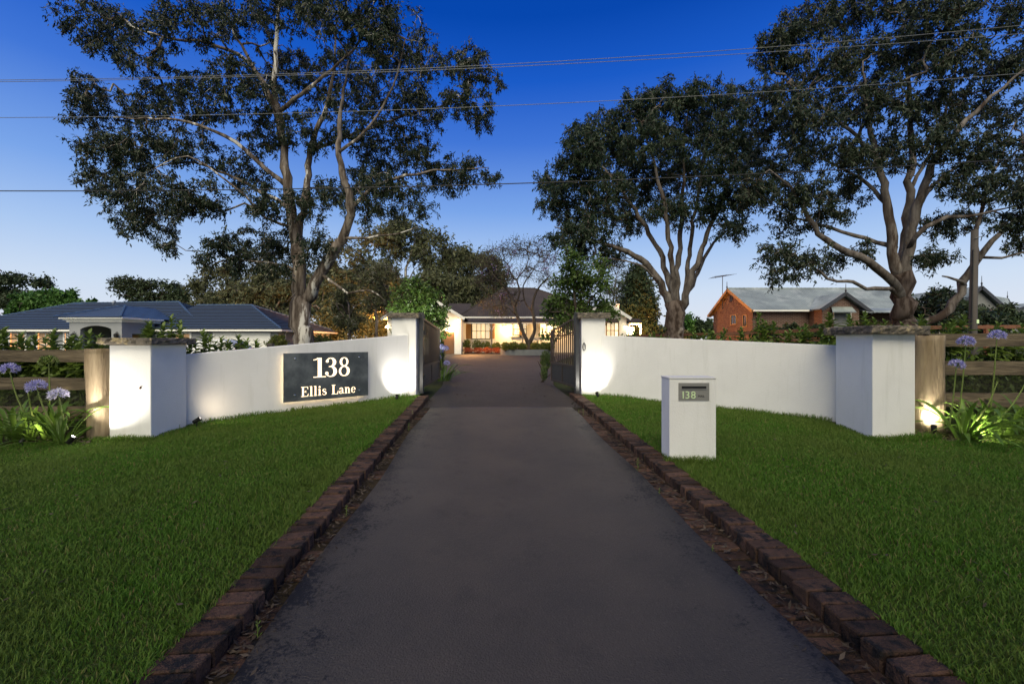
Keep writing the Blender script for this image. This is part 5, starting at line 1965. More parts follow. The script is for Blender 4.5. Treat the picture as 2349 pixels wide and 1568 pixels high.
big_tree('garden_tree', 'slender leafy tree behind the right gate leaf, overhanging the drive', (P(1322, 0, Yg).x, Yg), Yg,
         [(1320, 840, 0, .07), (1322, 770, 0, .06), (1322, 720, 0, .05)],
         [[(1322, 725, 0, .045), (1318, 670, 0, .035), (1312, 610, .1, .02), (1310, 575, .1, .01)], [(1322, 730, 0, .04), (1350, 690, 0, .03), (1378, 660, .1, .015)], [(1320, 735, 0, .04), (1295, 715, -.1, .03), (1260, 715, -.2, .015)], [(1320, 760, 0, .03), (1290, 770, -.5, .02), (1258, 768, -.8, .01)]],
         [(1310, 585, 16, 25), (1318, 620, 32, 28), (1300, 650, 36, 25), (1345, 650, 35, 28), (1320, 690, 50, 26), (1275, 695, 25, 20), (1380, 645, 20, 25), (1385, 700, 20, 20), (1262, 715, 20, 14), (1350, 720, 40, 20), (1300, 725, 40, 16), (1398, 715, 12, 22), (1252, 765, 12, 8), (1268, 772, 12, 7), (1375, 610, 16, 20), (1290, 745, 25, 14)],
         seed=43, n_attr=430, leaf_per=22, leafmat='gardenleaf', barkmat='barkdark', leaf_len=.105, leaf_w=.055, spread=.19, droop=.35, tip=.004, depth_k=.3)


# --- trees further back
def back_tree(name, label, x, ytop, ybase, width, Y, seed, leafmat='woodleaf', bark='barkgum', group='gum trees of the wood behind the houses', flat=1.0, n=360, leaf=(.5, .16), dens=16, low=.35, rad=.25, shape='gum'):
    rng = np.random.default_rng(seed)
    root_x = P(x, 0, Y).x
    clumps = []
    h = ybase - ytop
    m = 16
    for i in range(m):
        if shape == 'cone':
            t = (i + .5) / m
            yy = ytop + h * t * .96
            ww = width * .5 * (0.08 + .92 * t ** .8)
            for s in range(2):
                clumps.append((x + rng.uniform(-.55, .55) * ww, yy, max(ww * .6, 5), h * .07, rng.uniform(-1, 1) * ww / 40))
        elif shape == 'dome':
            a = rng.uniform(0, math.pi)
            q = math.sqrt(rng.random())
            clumps.append((x + math.cos(a) * width * .5 * q * .85, ybase - (.25 + math.sin(a) * q * .68) * h, width * .2, h * .2))
        else:
            t = rng.random()
            yy = ytop + h * (.06 + t * (1 - low) * .9)
            ww = width * .5 * (1 - .35 * t) * (.55 + .45 * math.sin(math.pi * min(1, .25 + t * .9)))
            clumps.append((x + rng.uniform(-1, 1) * ww * .8, yy, width * rng.uniform(.12, .22), h * rng.uniform(.05, .10) * flat))
    if shape != 'cone' and shape != 'dome':
        clumps.append((x, ytop + h * .08, width * .2, h * .07 * flat))
    hm = h / FPX * Y
    sp_ = float(np.clip(.09 * hm, .10, 1.0))
    limbs = [[(x, ybase - h * .35, 0, rad * .7), (x + rng.uniform(-.1, .1) * width, ybase - h * .6, 0, rad * .5), (x + rng.uniform(-.2, .2) * width, ytop + h * .15, 0, rad * .15)]]
    if shape not in ('cone',):
        for s in (-1, 1):
            limbs.append([(x, ybase - h * rng.uniform(.3, .45), 0, rad * .5), (x + s * width * .15, ybase - h * .6, s * .6, rad * .3), (x + s * width * .33, ytop + h * .35, s, rad * .1)])
    return big_tree(name, label, (root_x, Y), Y, [(x, ybase, 0, rad), (x + rng.uniform(-3, 3), ybase - h * .2, 0, rad * .85), (x, ybase - h * .4, 0, rad * .7)], limbs, clumps, seed, n, dens, leafmat, bark,
                    leaf_len=leaf[0], leaf_w=leaf[1], spread=sp_, droop=.4, tip=.012, group=group, depth_k=.6, limb_step=1.0, depth_sq=.8)


WOOD = ['leftmost dark gum of the wood, over the left half of the grey garage',
        'second gum of the wood from the left, over the grey garage ridge',
        'wide gum of the wood above the right end of the garage ridge',
        'gum of the wood directly behind the big left trunk',
        'tall gum of the wood just right of the big left trunk',
        'tall gum of the wood halfway between the big trunk and the left gate pillar',
        'highest gum of the wood, above the left gate pillar',
        'tall gum of the wood above the left gate leaf',
        'gum of the wood above the white garage gable', "rightmost gum of the wood, over the cottage's left roof slope",
        'low gum of the wood right beside the big left trunk',
        'low gum of the wood left of the left gate pillar',
        'low gum of the wood above the small lit tree',
        'low gum of the wood over the garage roof of the white cottage',
        'low gum of the wood left of the big left trunk',
        'low gum of the wood over the far slope of the garage roof', "small low gum of the wood behind the cottage's main ridge"]
for i, (x, yt, w, Y) in enumerate(((455, 640, 90, 62), (520, 600, 120, 60), (600, 585, 130, 58), (680, 610, 120, 62), (770, 545, 150, 56), (850, 525, 150, 54), (930, 500, 130, 55), (1000, 525, 120, 56), (1060, 565, 100, 58), (1105, 580, 80, 60), (740, 640, 120, 50), (880, 610, 130, 50), (990, 620, 110, 51), (1070, 640, 100, 53), (640, 650, 120, 54), (560, 660, 120, 55), (1130, 620, 60, 62))):
    back_tree('wood_tree', WOOD[i], x, yt, 792, w, Y, 100 + i, n=400, dens=26, leaf=(.55, .2), low=.02, rad=.28)
back_tree('wood_tree', 'gum with orange-lit hanging foliage between the left houses', 800, 655, 765, 90, 31, 130, n=260, dens=28, leaf=(.28, .07), low=.05, rad=.12, group=None)
back_tree('wood_tree', 'pale slim-stemmed gum beside the left gate pillar', 862, 600, 765, 90, 36, 131, n=220, dens=24, leaf=(.30, .08), low=.3, rad=.14, group=None)
back_tree('flat_topped_tree', 'flat-topped dark tree at the far left edge', 30, 628, 745, 190, 58, 140, 'pineleaf', 'barkdark', None, flat=.8, n=460, dens=26, leaf=(.5, .22))
back_tree('round_tree', 'round bright green tree behind the left end of the blue roof', 118, 668, 740, 200, 50, 141, 'roundleaf', 'barkdark', None, n=520, dens=34, leaf=(.42, .26), shape='dome')
back_tree('flat_topped_tree', 'open flat-topped tree above the flue of the blue roof', 318, 636, 745, 130, 64, 142, 'pineleaf', 'barkdark', None, flat=.7, n=300, dens=16, leaf=(.5, .22))
back_tree('flat_topped_tree', 'smaller flat-topped tree joining the wood right of the open one', 395, 648, 745, 90, 64, 143, 'pineleaf', 'barkdark', None, flat=.8, n=260, dens=22, leaf=(.5, .22))
back_tree('conifer', 'dark broad conifer glowing orange low down behind the white porch', 1462, 612, 772, 150, 44, 144, 'pineleaf', 'barkdark', None, n=900, dens=30, leaf=(.38, .16), shape='cone')
back_tree('wood_tree', 'thin sparse grey tree between the slender tree and the conifer', 1408, 590, 740, 90, 50, 145, 'woodleaf', 'barkdark', None, n=240, dens=6, leaf=(.4, .12), low=.2, rad=.12)
for i, (x, yt, w) in enumerate(((1578, 720, 30), (1602, 728, 26), (1628, 733, 24))):
    back_tree('far_tree', ('far small tree just right of the fanning gum', 'far small tree midway between the fanning gum and the brick gable', 'far small tree touching the brick gable')[i], x, yt, 772, w, 80, 150 + i, 'roundleaf' if i == 0 else 'pineleaf', 'barkdark', 'small far trees left of the brick house', n=120, dens=22, leaf=(.6, .3), shape='dome')
for i, (x, yt, w, Y, lab) in enumerate(((2150, 668, 110, 24, 'dark feathery shrub-tree right of the big right trunk'), (2205, 690, 80, 25, 'dark bush left of the power pole'), (2262, 700, 80, 28, 'dark bush right of the power pole'),
                                         (2310, 702, 60, 30, 'dark bush under the small far gable'), (2350, 715, 60, 32, 'dark bush at the right edge'), (2105, 690, 60, 26, 'dark bush behind the foot of the big right trunk'))):
    back_tree('bush', lab, x, yt, 768, w, Y, 160 + i, 'pineleaf' if i % 2 else 'gumleaf2', 'barkdark', None, n=240, dens=30, leaf=(.22, .10), shape='dome', rad=.06)
for i, (x, yt, w, lab) in enumerate(((1762, 745, 50, 'dark shrub against the brick wall, left of the pale green one'), (1812, 742, 44, 'brown twiggy shrub against the brick wall'), (1842, 752, 40, 'pale green shrub against the brick wall'), (1876, 744, 40, 'dark dense shrub at the corner of the brick wing'))):
    back_tree('bush', lab, x, yt, 772, w, 32.5, 170 + i, 'roundleaf' if i == 2 else 'pineleaf', 'barkdark', None, n=110, dens=24, leaf=(.22, .12), shape='dome', rad=.05)
for i, (x, yt, w, Y, lab) in enumerate(((735, 770, 70, 19, 'golden lit shrub right of the big gum trunk'), (640, 772, 50, 18, 'small green shrub left of the big gum trunk'))):
    back_tree('bush', lab, x, yt, 800, w, Y, 180 + i, 'topiary', 'barkdark', None, n=110, dens=30, leaf=(.10, .05), shape='dome', rad=.03)
# ---------------------------------------------------------------- hedge saplings behind the walls: every large leaf its own piece
def big_leaf_mesh(k, L=.13, W=.068, mat='hedgeleaf'):
    r = random.Random(k)
    V, F = [], []
    n = 5
    for i in range(n + 1):
        t = i / n
        w = W * math.sin(math.pi * min(1, .08 + t * .92)) ** .8 * (1 if i < n else .05)
        z = -L * (.35 + .2 * r.random()) * t * t
        V += [(-w / 2, L * t, z + .10 * w), (0, L * t, z - .12 * w), (w / 2, L * t, z + .10 * w)]
    for i in range(n):
        a = i * 3
        F += [(a, a + 1, a + 4, a + 3), (a + 1, a + 2, a + 5, a + 4)]
    me = bpy.data.meshes.new('leaf')
    me.from_pydata(V, [], F)
    me.polygons.foreach_set('use_smooth', [True] * len(me.polygons))
    me.materials.append(M[mat])
    return me


HL = [big_leaf_mesh(k) for k in range(6)]


def foliage_mass(parent, c, rx, ry, rz, n, seed, mat='hedgedark', L=.10, W=.045, name='foliage', up=.2):
    rng = np.random.default_rng(seed)
    u = rng.normal(size=(n, 3))
    u /= np.linalg.norm(u, axis=1, keepdims=True)
    u *= rng.random((n, 1)) ** .4
    pos = np.array(c) + u * np.array([rx, ry, rz])
    d = rng.normal(size=pos.shape) * .7 + u * .6 + np.array([0, 0, up])
    d /= np.linalg.norm(d, axis=1, keepdims=True)
    LL = rng.uniform(.6, 1.2, n) * L
    v, f = leafquads(pos, d, LL, LL * W / L, rng)
    o = mknp(name, v, f, M[mat], parent)
    o['kind'] = 'stuff'
    return o


def sapling(x, ytop, Y, label, seed, nshoot=1, hb=.75, leaves=24):
    r = random.Random(seed)
    top = P(x, ytop, Y)
    zg = Tz(top.x, Y)
    o = thing('hedge_sapling', label, 'shrub', (top.x, Y, zg), 'young broad-leaved hedge saplings')
    st = MB()
    shoots = [(0, 0, top.z)]
    for s in range(nshoot + 1):
        shoots.append((r.uniform(-.30, .30), r.uniform(-.15, .15), top.z - r.uniform(.06, .24)))
    for dx, dy, zt in shoots:
        a = Vector((top.x + dx * .2, Y + dy * .2, zg))
        b = Vector((top.x + dx, Y + dy, zt - .03))
        mid = a.lerp(b, .5) + Vector((dx * .2, dy * .2, 0))
        st.tube([a, mid, b], [.012, .008, .004], 5)
        k0 = leaves if dx == 0 else int(leaves * .75)
        for k in range(k0):
            t = k / k0
            z = zt - t * .46
            q = mid.lerp(b, max(0, 1 - t * .9))
            lf = link('leaf', R.choice(HL), parent=o)
            lf.location = Vector((q.x, q.y, z)) - wloc(o)
            s = (.7 + .75 * min(1, t * 2)) * r.uniform(.8, 1.15)
            lf.scale = (s, s, s)
            lf.rotation_euler = (math.radians(75 - 62 * min(1, t * 1.6) + r.uniform(-12, 12)), 0, k * 2.4 + r.uniform(-.3, .3))
    st.build('stem', M['stalk'], o)
    zl = top.z - .42
    h = max(.25, (zl - zg) / 2)
    foliage_mass(o, (top.x, Y + .05, zg + h + .05), .36, .26, h, 420, seed, 'hedgeleaf', .12, .06)
    return o


SL = [(10, 755, 6.95, 2), (48, 768, 7.0, 2), (82, 772, 7.1, 2), (122, 762, 7.0, 3), (165, 775, 7.1, 2), (205, 765, 7.0, 3), (228, 772, 7.2, 2), (340, 744, 7.6, 2), (375, 748, 7.7, 1), (393, 730, 7.7, 2), (437, 790, 7.9, 1), (466, 763, 8.0, 3), (508, 778, 8.1, 2), (548, 772, 8.3, 3), (588, 782, 8.6, 2)]
PLACE_L = ['left edge of the photo', 'leftmost gap of the fence', 'window of the grey house', 'second window of the grey house', 'arched entry, left side', 'arched entry', 'log post top', 'capstone of the spotlit pillar', 'capstone, low one', 'capstone, tall right one', 'inner face of the spotlit pillar', 'white car, left part', 'white car, right part', 'white garage door', 'white garage door, right part']
for i, ((x, y, Y, n), p) in enumerate(zip(SL, PLACE_L)):
    sapling(x, y, Y, 'broad-leaved hedge sapling seen against the ' + p, 300 + i, n)
SR = [(1592, 752, 9.5, 1), (1628, 762, 9.4, 2), (1662, 758, 9.3, 2), (1700, 755, 9.2, 2), (1740, 722, 9.0, 2), (1775, 742, 8.9, 2), (1812, 760, 8.8, 2), (1848, 748, 8.7, 3), (1882, 756, 8.6, 2), (1902, 722, 8.3, 2), (1948, 728, 8.2, 1), (1983, 722, 8.2, 2), (2030, 738, 8.1, 1), (2112, 728, 7.6, 3), (2188, 738, 7.5, 2), (2212, 730, 7.5, 2), (2290, 745, 7.4, 2), (2345, 748, 7.4, 2), (1500, 766, 9.9, 1), (1455, 764, 10.0, 1)]
PLACE_R = ['gap left of the brick gable', 'far small trees', 'foot of the brick gable', 'gable windows', 'downpipe corner of the brick house, tall shoot', 'plain brick wall', 'twiggy shrub', 'pale green shrub', 'brick wing corner', 'brick wing, tall shoot', 'awning door, left side', 'bullnose verandah', 'verandah shade', 'right log post top', 'dark bush left of the power pole', 'foot of the power pole', 'dark bushes near the right edge', 'right edge of the photo', 'foot of the fanning gum', 'white porch post']
for i, ((x, y, Y, n), p) in enumerate(zip(SR, PLACE_R)):
    sapling(x, y, Y, 'broad-leaved hedge sapling seen against the ' + p, 340 + i, n)
# dense low hedge bodies seen through the fences
for x0, x1, Y, lab in ((-10.5, -6.2, 7.2, 'dense dark low hedge seen between the left fence rails'), (6.6, 11.5, 7.5, 'dense dark low hedge seen between the right fence rails')):
    hd = thing('hedge', lab, 'hedge', ((x0 + x1) / 2, Y, Tz(x0, Y)))
    st = MB()
    for k in range(14):
        x = x0 + (x1 - x0) * (k + .5) / 14
        st.tube([(x, Y, Tz(x, Y) - .05), (x + R.uniform(-.1, .1), Y + R.uniform(-.1, .1), 1.1)], [.015, .006], 5)
    st.build('stems', M['barkdark'], hd)
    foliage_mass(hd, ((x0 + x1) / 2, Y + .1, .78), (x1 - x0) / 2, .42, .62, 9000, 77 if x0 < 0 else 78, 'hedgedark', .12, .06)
# low growth behind the right wall
gl = thing('hedge', 'low leafy undergrowth lit orange behind the right wall top', 'hedge', (3.6, 9.4, .4))
for k in range(5):
    foliage_mass(gl, (2.6 + k * .75, 10.05 - k * .606, 1.2 - k * .03), .5, .35, .58, 900, 790 + k, 'hedgeleaf', .10, .05)
gl = thing('hedge', 'low leafy undergrowth behind the left sign wall', 'hedge', (-5.0, 8.4, .4))
for k in range(4):
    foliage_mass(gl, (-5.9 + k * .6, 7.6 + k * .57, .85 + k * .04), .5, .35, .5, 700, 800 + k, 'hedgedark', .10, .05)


# hedge rows closing the view low down between the houses
for x0, x1, Y, zt, lab in ((-29, -7, 47, 5.2, 'dark hedge row under the wood trees left of the white house'), (-86, -50, 58, 5.6, 'dark hedge row at the far left behind the blue roof'), (14, 19.5, 46, 3.3, 'dark low hedge row far behind the fanning gum')):
    hd = thing('hedge', lab, 'hedge', ((x0 + x1) / 2, Y, Tz(x0, Y)))
    st = MB()
    for k in range(12):
        x = x0 + (x1 - x0) * (k + .5) / 12
        st.tube([(x, Y, Tz(x, Y) - .05), (x + R.uniform(-.2, .2), Y, zt - .8)], [.05, .02], 5)
    st.build('stems', M['barkdark'], hd)
    foliage_mass(hd, ((x0 + x1) / 2, Y, (zt + .6) / 2), (x1 - x0) / 2, .8, (zt - .6) / 2, 5000, 90, 'woodleaf', .5, .2)


# ---------------------------------------------------------------- agapanthus clumps: strap leaves, stalks, flower heads
def strap_mesh(k, L, W, lean, fall):
    n = 8
    V, F = [], []
    p, ang = Vector((0, 0, 0)), math.radians(90 - lean)
    for i in range(n + 1):
        t = i / n
        w = W * (.75 + .5 * math.sin(math.pi * t * .8)) * (1 if t < .8 else max(.06, (1 - t) / .2))
        nx = Vector((0, -math.sin(ang), math.cos(ang)))
        V += [Vector((-w / 2, p.y, p.z)) + nx * w * .14, Vector((0, p.y, p.z)), Vector((w / 2, p.y, p.z)) + nx * w * .14]
        p = p + Vector((0, math.cos(ang), math.sin(ang))) * (L / n)
        ang -= math.radians(fall) / n * (.4 + 1.2 * t)
    for i in range(n):
        a = i * 3
        F += [(a, a + 1, a + 4, a + 3), (a + 1, a + 2, a + 5, a + 4)]
    me = bpy.data.meshes.new('leaf')
    me.from_pydata(V, [], F)
    me.polygons.foreach_set('use_smooth', [True] * len(me.polygons))
    me.materials.append(M['strap'])
    return me


STRAPS = [strap_mesh(0, .50, .036, 18, 100), strap_mesh(1, .62, .040, 30, 110), strap_mesh(2, .44, .034, 10, 60), strap_mesh(3, .70, .040, 42, 95), strap_mesh(4, .55, .038, 55, 80), strap_mesh(5, .36, .030, 8, 35), strap_mesh(6, .66, .042, 24, 135), strap_mesh(7, .60, .038, 66, 60)]


def umbel(parent, c, rad, seed, mat='petal', up=(0, 0, 1), open_=1.0, n=46):
    """flower head: thin stalks fanning from one point, each with a trumpet of narrow petals"""
    r = np.random.default_rng(seed)
    upv = Vector(up).normalized()
    rad *= .84
    pet, ped = MB(), MB()
    for i in range(n):
        th = math.acos(1 - (1.15 * open_) * (i + .5) / n)
        ph = i * 2.39996 + r.uniform(-.2, .2)
        d = Vector((math.sin(th) * math.cos(ph), math.sin(th) * math.sin(ph), math.cos(th)))
        if up != (0, 0, 1):
            d = upv.to_track_quat('Z', 'Y') @ d
        l = rad * r.uniform(.55, .72)
        tip = c + d * l
        ped.bar(c, tip, .0028)
        q = d.to_track_quat('Z', 'Y')
        L = rad * r.uniform(.36, .5)
        for k in range(5):
            a = k * 2 * math.pi / 5 + r.uniform(-.2, .2)
            o = q @ Vector((math.cos(a), math.sin(a), 0))
            s = q @ Vector((-math.sin(a), math.cos(a), 0))
            m1, m2 = tip + d * L * .55 + o * L * .22, tip + d * L * .95 + o * L * .62
            w = L * .15
            pet.add([tip - s * w * .4, tip + s * w * .4, m1 + s * w, m1 - s * w, m2], [(0, 1, 2, 3), (3, 2, 4)])
    f = pet.build('flower_head', M[mat], parent)
    ped.build('pedicels', M['stalk'], f)
    return f


def clump(label, cx, cy, nl, spread, seed, stems, scale=1.0, group='agapanthus clumps'):
    r = random.Random(seed)
    zg = Tz(cx, cy)
    o = thing('agapanthus', label, 'plant', (cx, cy, zg), group)
    for k in range(nl):
        lf = link('leaf', STRAPS[r.randrange(8)], parent=o)
        a = r.uniform(-1.9, 1.9) if seed == 4 else (r.uniform(.9, 5.4) if seed == 1 else r.uniform(0, 2 * math.pi))
        q = r.random() ** .5 * spread
        lf.location = (q * math.cos(a), q * math.sin(a) * .5, -.02)
        s = scale * r.uniform(1.0, 1.6)
        lf.scale = (s * .8, s, s)
        lf.rotation_euler = (r.uniform(-.12, .12), r.uniform(-.15, .15), a - math.pi / 2 + r.uniform(-.7, .7))
    for i, (bx, by, hx, hy, Y, rad, mat, op, tilt) in enumerate(stems):
        p0, p1 = P(bx, by, Y), P(hx, hy, Y - .05)
        p0.z = max(p0.z, zg - .02) if by > 900 else p0.z
        mid = p0.lerp(p1, .5) + Vector(((p1.x - p0.x) * .12, 0, -.02))
        ln = [tuple(v) for v in smooth_line([p0, mid, p1], .05)]
        st = MB().tube(ln, [.011 - .004 * j / len(ln) for j in range(len(ln))], 6).build('flower_stalk', M['stalk'], o, True)
        umbel(st, p1, rad, seed * 10 + i, mat, (tilt, -.1, 1), op)
    return o


clump('agapanthus with two lit violet flower heads, nearest the left log post', P(138, 0, 5.75).x, 5.78, 24, .13, 1,
      [(155, 985, 134, 908, 5.72, .125, 'petalpale', 1.0, -.05), (122, 975, 84, 888, 5.78, .125, 'petal', 1.1, -.3)])
clump('agapanthus with a tall green seed head in front of the left fence', P(90, 0, 6.0).x, 6.02, 34, .30, 2,
      [(115, 960, 112, 832, 6.0, .13, 'stalk', .9, 0), (60, 955, 22, 850, 5.95, .13, 'petal', .9, .15)])
clump('agapanthus of long dark strap leaves at the left edge, below the fence', P(28, 0, 5.9).x, 5.9, 40, .34, 3, [(78, 960, 64, 898, 5.85, .03, 'petalpale', .5, 0)])
clump('agapanthus lit yellow-green at the foot of the right log post', P(2208, 0, 5.95).x, 5.95, 34, .14, 4,
      [(2178, 975, 2194, 838, 5.92, .105, 'petal', 1.0, .35), (2198, 960, 2216, 785, 6.0, .115, 'petal', 1.1, 0)])
clump('agapanthus with drooping leaves right of the lit one, against the right fence', P(2285, 0, 6.1).x, 6.1, 40, .34, 5,
      [(2272, 940, 2287, 772, 6.1, .115, 'petal', 1.0, 0), (2240, 965, 2288, 876, 6.0, .022, 'stalk', .4, .2)])
clump('agapanthus of dark shaded leaves at the right edge', P(2350, 0, 6.2).x, 6.2, 30, .3, 6, [(2270, 985, 2370, 840, 6.0, .02, 'stalk', .4, .2)])
clump('agapanthus with violet flower heads just inside the left gate leaf', P(1014, 0, 13.2).x, 13.2, 40, .28, 7,
      [(1014, 845, 1012, 797, 13.0, .14, 'petal', 1.1, 0), (1018, 840, 1022, 800, 13.1, .13, 'petal', 1.1, 0), (1008, 840, 1004, 820, 12.9, .14, 'petal', 1.1, 0), (1018, 846, 1025, 834, 12.8, .12, 'petal', 1.1, 0), (1004, 840, 1003, 782, 13.3, .12, 'petal', 1.1, 0), (1013, 845, 1011, 806, 13.2, .12, 'petal', 1.1, 0)], 1.1)

# ---------------------------------------------------------------- garden beds by the white house
def mound(name, label, cat, x, ytop, ybot, w, Y, seed, mat='topiary', n=700, L=.12, W=.07, group=None, dy=.5):
    c = P(x, (ytop + ybot) / 2, Y)
    o = thing(name, label, cat, (c.x, Y, P(0, ybot, Y).z), group)
    st = MB()
    for k in range(4):
        st.tube([(c.x + R.uniform(-.1, .1), Y, P(0, ybot, Y).z - .05), (c.x + R.uniform(-.3, .3), Y + R.uniform(-.2, .2), c.z)], [.02, .008], 5)
    st.build('stem', M['barkdark'], o)
    foliage_mass(o, c, w / FPX * Y / 2, dy, (ybot - ytop) / FPX * Y / 2, n, seed, mat, L, W)
    return o


for i, (x, yt, w) in enumerate(((1160, 784, 24), (1178, 783, 26), (1199, 785, 22), (1228, 784, 26), (1248, 783, 26), (1262, 785, 20))):
    mound('box_shrub', ('leftmost clipped box shrub in the round planter', 'second clipped box shrub in the round planter', 'clipped box shrub left of the jacaranda stems', 'clipped box shrub right of the jacaranda stems', 'second clipped box shrub from the right in the planter', 'rightmost clipped box shrub in the round planter')[i],
          'shrub', x, yt, 804, w, 33.4 - .3 * math.sin(i), 400 + i, n=900, group='clipped box shrubs in the planter')
pl_c = P(1207, 0, 34)
plt = thing('planter', 'low round grey rendered planter holding the jacaranda', 'planter', (pl_c.x, 34.2, .6))
ring = [(pl_c.x + 2.05 * math.cos(a), 34.3 + 1.5 * math.sin(a)) for a in np.linspace(0, 2 * math.pi, 41)[:-1]]
MB().prism(ring, .45, P(0, 801.5, 33).z).build('wall', M['planter'], plt)
MB().prism([(pl_c.x + 1.9 * math.cos(a), 34.3 + 1.36 * math.sin(a)) for a in np.linspace(0, 2 * math.pi, 41)[:-1]], .9, P(0, 801.5, 33).z + .02).build('soil', M['soil'], plt)
for i, (x, yt, w, lab) in enumerate(((1071, 778, 20, 'large-leaved shrub beside the garage wall'), (1094, 779, 26, 'feathery shrub under the bay window'), (1115, 782, 24, 'rounded shrub under the bay window post'), (1138, 785, 22, 'small shrub left of the round planter'))):
    mound('garden_shrub', lab, 'shrub', x, yt, 803, w, 38.2, 420 + i, n=420, L=.2, W=.09, group='shrubs before the verandah')
for i, x in enumerate((1074, 1096, 1118, 1140)):
    mound('red_groundcover', ('red-leaved groundcover patch beside the garage wall', 'red-leaved groundcover patch under the bay window', 'red-leaved groundcover patch before the verandah post', 'red-leaved groundcover patch left of the round planter')[i], 'plant', x, 796, 810, 26, 37.4, 440 + i, 'redplant', 700, .12, .05, 'red groundcover edging the bed', .6)
mound('garden_shrub', 'grey-green grassy shrub beside the open right gate leaf', 'shrub', 1252, 803, 850, 26, 14.5, 450, 'hedgedark', 900, .12, .02, None, .5)
mound('garden_shrub', 'low shrub behind the free end of the right gate', 'shrub', 1248, 838, 872, 16, 12.4, 451, 'hedgedark', 500, .08, .02, None, .4)
mound('garden_shrub', 'leafy shrub behind the left gate leaf', 'shrub', 1010, 768, 845, 18, 13.8, 452, 'gardenleaf', 700, .09, .05, None, .4)

# ---------------------------------------------------------------- weeds in the gutters and along the walls
def weed(x, y, h, label, seed, n=14):
    r = random.Random(seed)
    z = Tz(x, y) - (.10 if xl(y) < x < xr(y) else .02)
    o = thing('weed', label, 'weed', (x, y, z), 'weeds along kerb and wall')
    m = MB()
    m.tube([(x, y, z), (x + r.uniform(-.01, .01), y, z + h)], [.003, .0015], 4)
    m.build('stem', M['stalk'], o)
    m = MB()
    for k in range(n):
        t = (k + .5) / n
        a = k * 2.4
        q = Vector((x, y, z + h * t))
        d = Vector((math.cos(a), math.sin(a), .7)).normalized() * h * (.30 - .15 * t)
        s = Vector((-math.sin(a), math.cos(a), 0)) * h * .035
        m.add([q - s * .4, q + s * .4, q + d * .6 + s, q + d, q + d * .6 - s], [(0, 1, 2, 3, 4)])
    o2 = m.build('foliage', M['hedgeleaf'], o)
    o2['kind'] = 'stuff'
    return o


def W(px, py, h, lab, s):
    Y = 1.6 * FPX / (py - 744)
    weed((px - 1174.5) / FPX * Y, Y, h, lab, s)


W(1338, 942, .14, 'pale feathery weed in the right gutter at the concrete joint', 1)
W(1327, 938, .10, 'small weed in the right gutter just beyond the joint', 2)
W(938, 975, .15, 'pale feathery weed in the left gutter near the joint', 3)
W(946, 950, .09, 'small weed in the left gutter closest to the gate', 4)
W(1463, 1062, .16, 'upright weed in the right gutter opposite the mailbox', 5)
W(1512, 1118, .10, 'weed in the right gutter below the mailbox', 6)
W(795, 1165, .13, 'weed in the left gutter halfway along the kerb', 7)
W(592, 1430, .12, 'broad weed in the left gutter near the camera', 8)
W(1635, 1245, .09, 'weed in the right gutter among the leaf litter', 9)
W(1695, 1290, .08, 'weed in the right gutter nearest the camera', 10)
W(1540, 1062, .08, 'weed at the left foot of the mailbox', 11)
W(1570, 1062, .11, 'taller weed at the front foot of the mailbox', 12)
W(1605, 1052, .06, 'tiny weed at the right front foot of the mailbox', 13)
W(1722, 946, .12, 'leafy weed against the right wall right of the mailbox', 14)
W(1765, 952, .10, 'weed against the right wall, midway to the pillar', 15)
W(1858, 965, .10, 'grassy weed against the right wall near the pillar', 16)
W(412, 985, .10, 'small weed by the right corner of the left low pillar', 17)
W(2022, 1000, .08, 'small weed at the corner of the right low pillar', 18)
W(960, 905, .09, 'pale weed at the foot of the left gate pillar', 19)
W(1318, 893, .12, 'pale weed at the foot of the right gate pillar', 20)

# ---------------------------------------------------------------- overhead lines and pole
def cable(label, y0, y1, Y0, Y1, sag, rad, mat):
    a, b = P(-700, y0 + (y0 - y1) * -.02 + 6, Y0), P(3050, y1, Y1)
    pts = []
    for i in range(41):
        t = i / 40
        p = a.lerp(b, t)
        p.z -= sag * 4 * t * (1 - t)
        pts.append(p)
    return tag(MB().tube(pts, rad, 5).build('overhead_cable', M[mat], None, True), label, 'cable', 'overhead cables crossing the street front')


def cable_at(label, pts_px, Y, rad, mat):
    """a hanging line through three sighted points at depth Y"""
    xs, ys_ = [p[0] for p in pts_px], [p[1] for p in pts_px]
    co = np.polyfit(xs, ys_, 2)
    pts = [P(x, float(np.polyval(co, x)), Y) for x in np.linspace(-900, 3250, 60)]
    return tag(MB().tube(pts, rad, 5).build('overhead_cable', M[mat], None, True), label, 'cable', 'overhead cables crossing the street front')


cable_at('upper of the close pair of thin pale power lines', [(0, 184), (1150, 148), (2349, 58)], 11, .0075, 'cable2')
cable_at('lower of the close pair of thin pale power lines', [(0, 188), (1150, 154), (2349, 77)], 11.3, .0075, 'cable2')
cable_at('single thin pale power line below the close pair', [(0, 270), (1150, 243), (2349, 168)], 11, .0075, 'cable2')
cable_at('lowest and thickest black telephone cable', [(0, 438), (1150, 422), (2349, 364)], 9.5, .0115, 'cable')

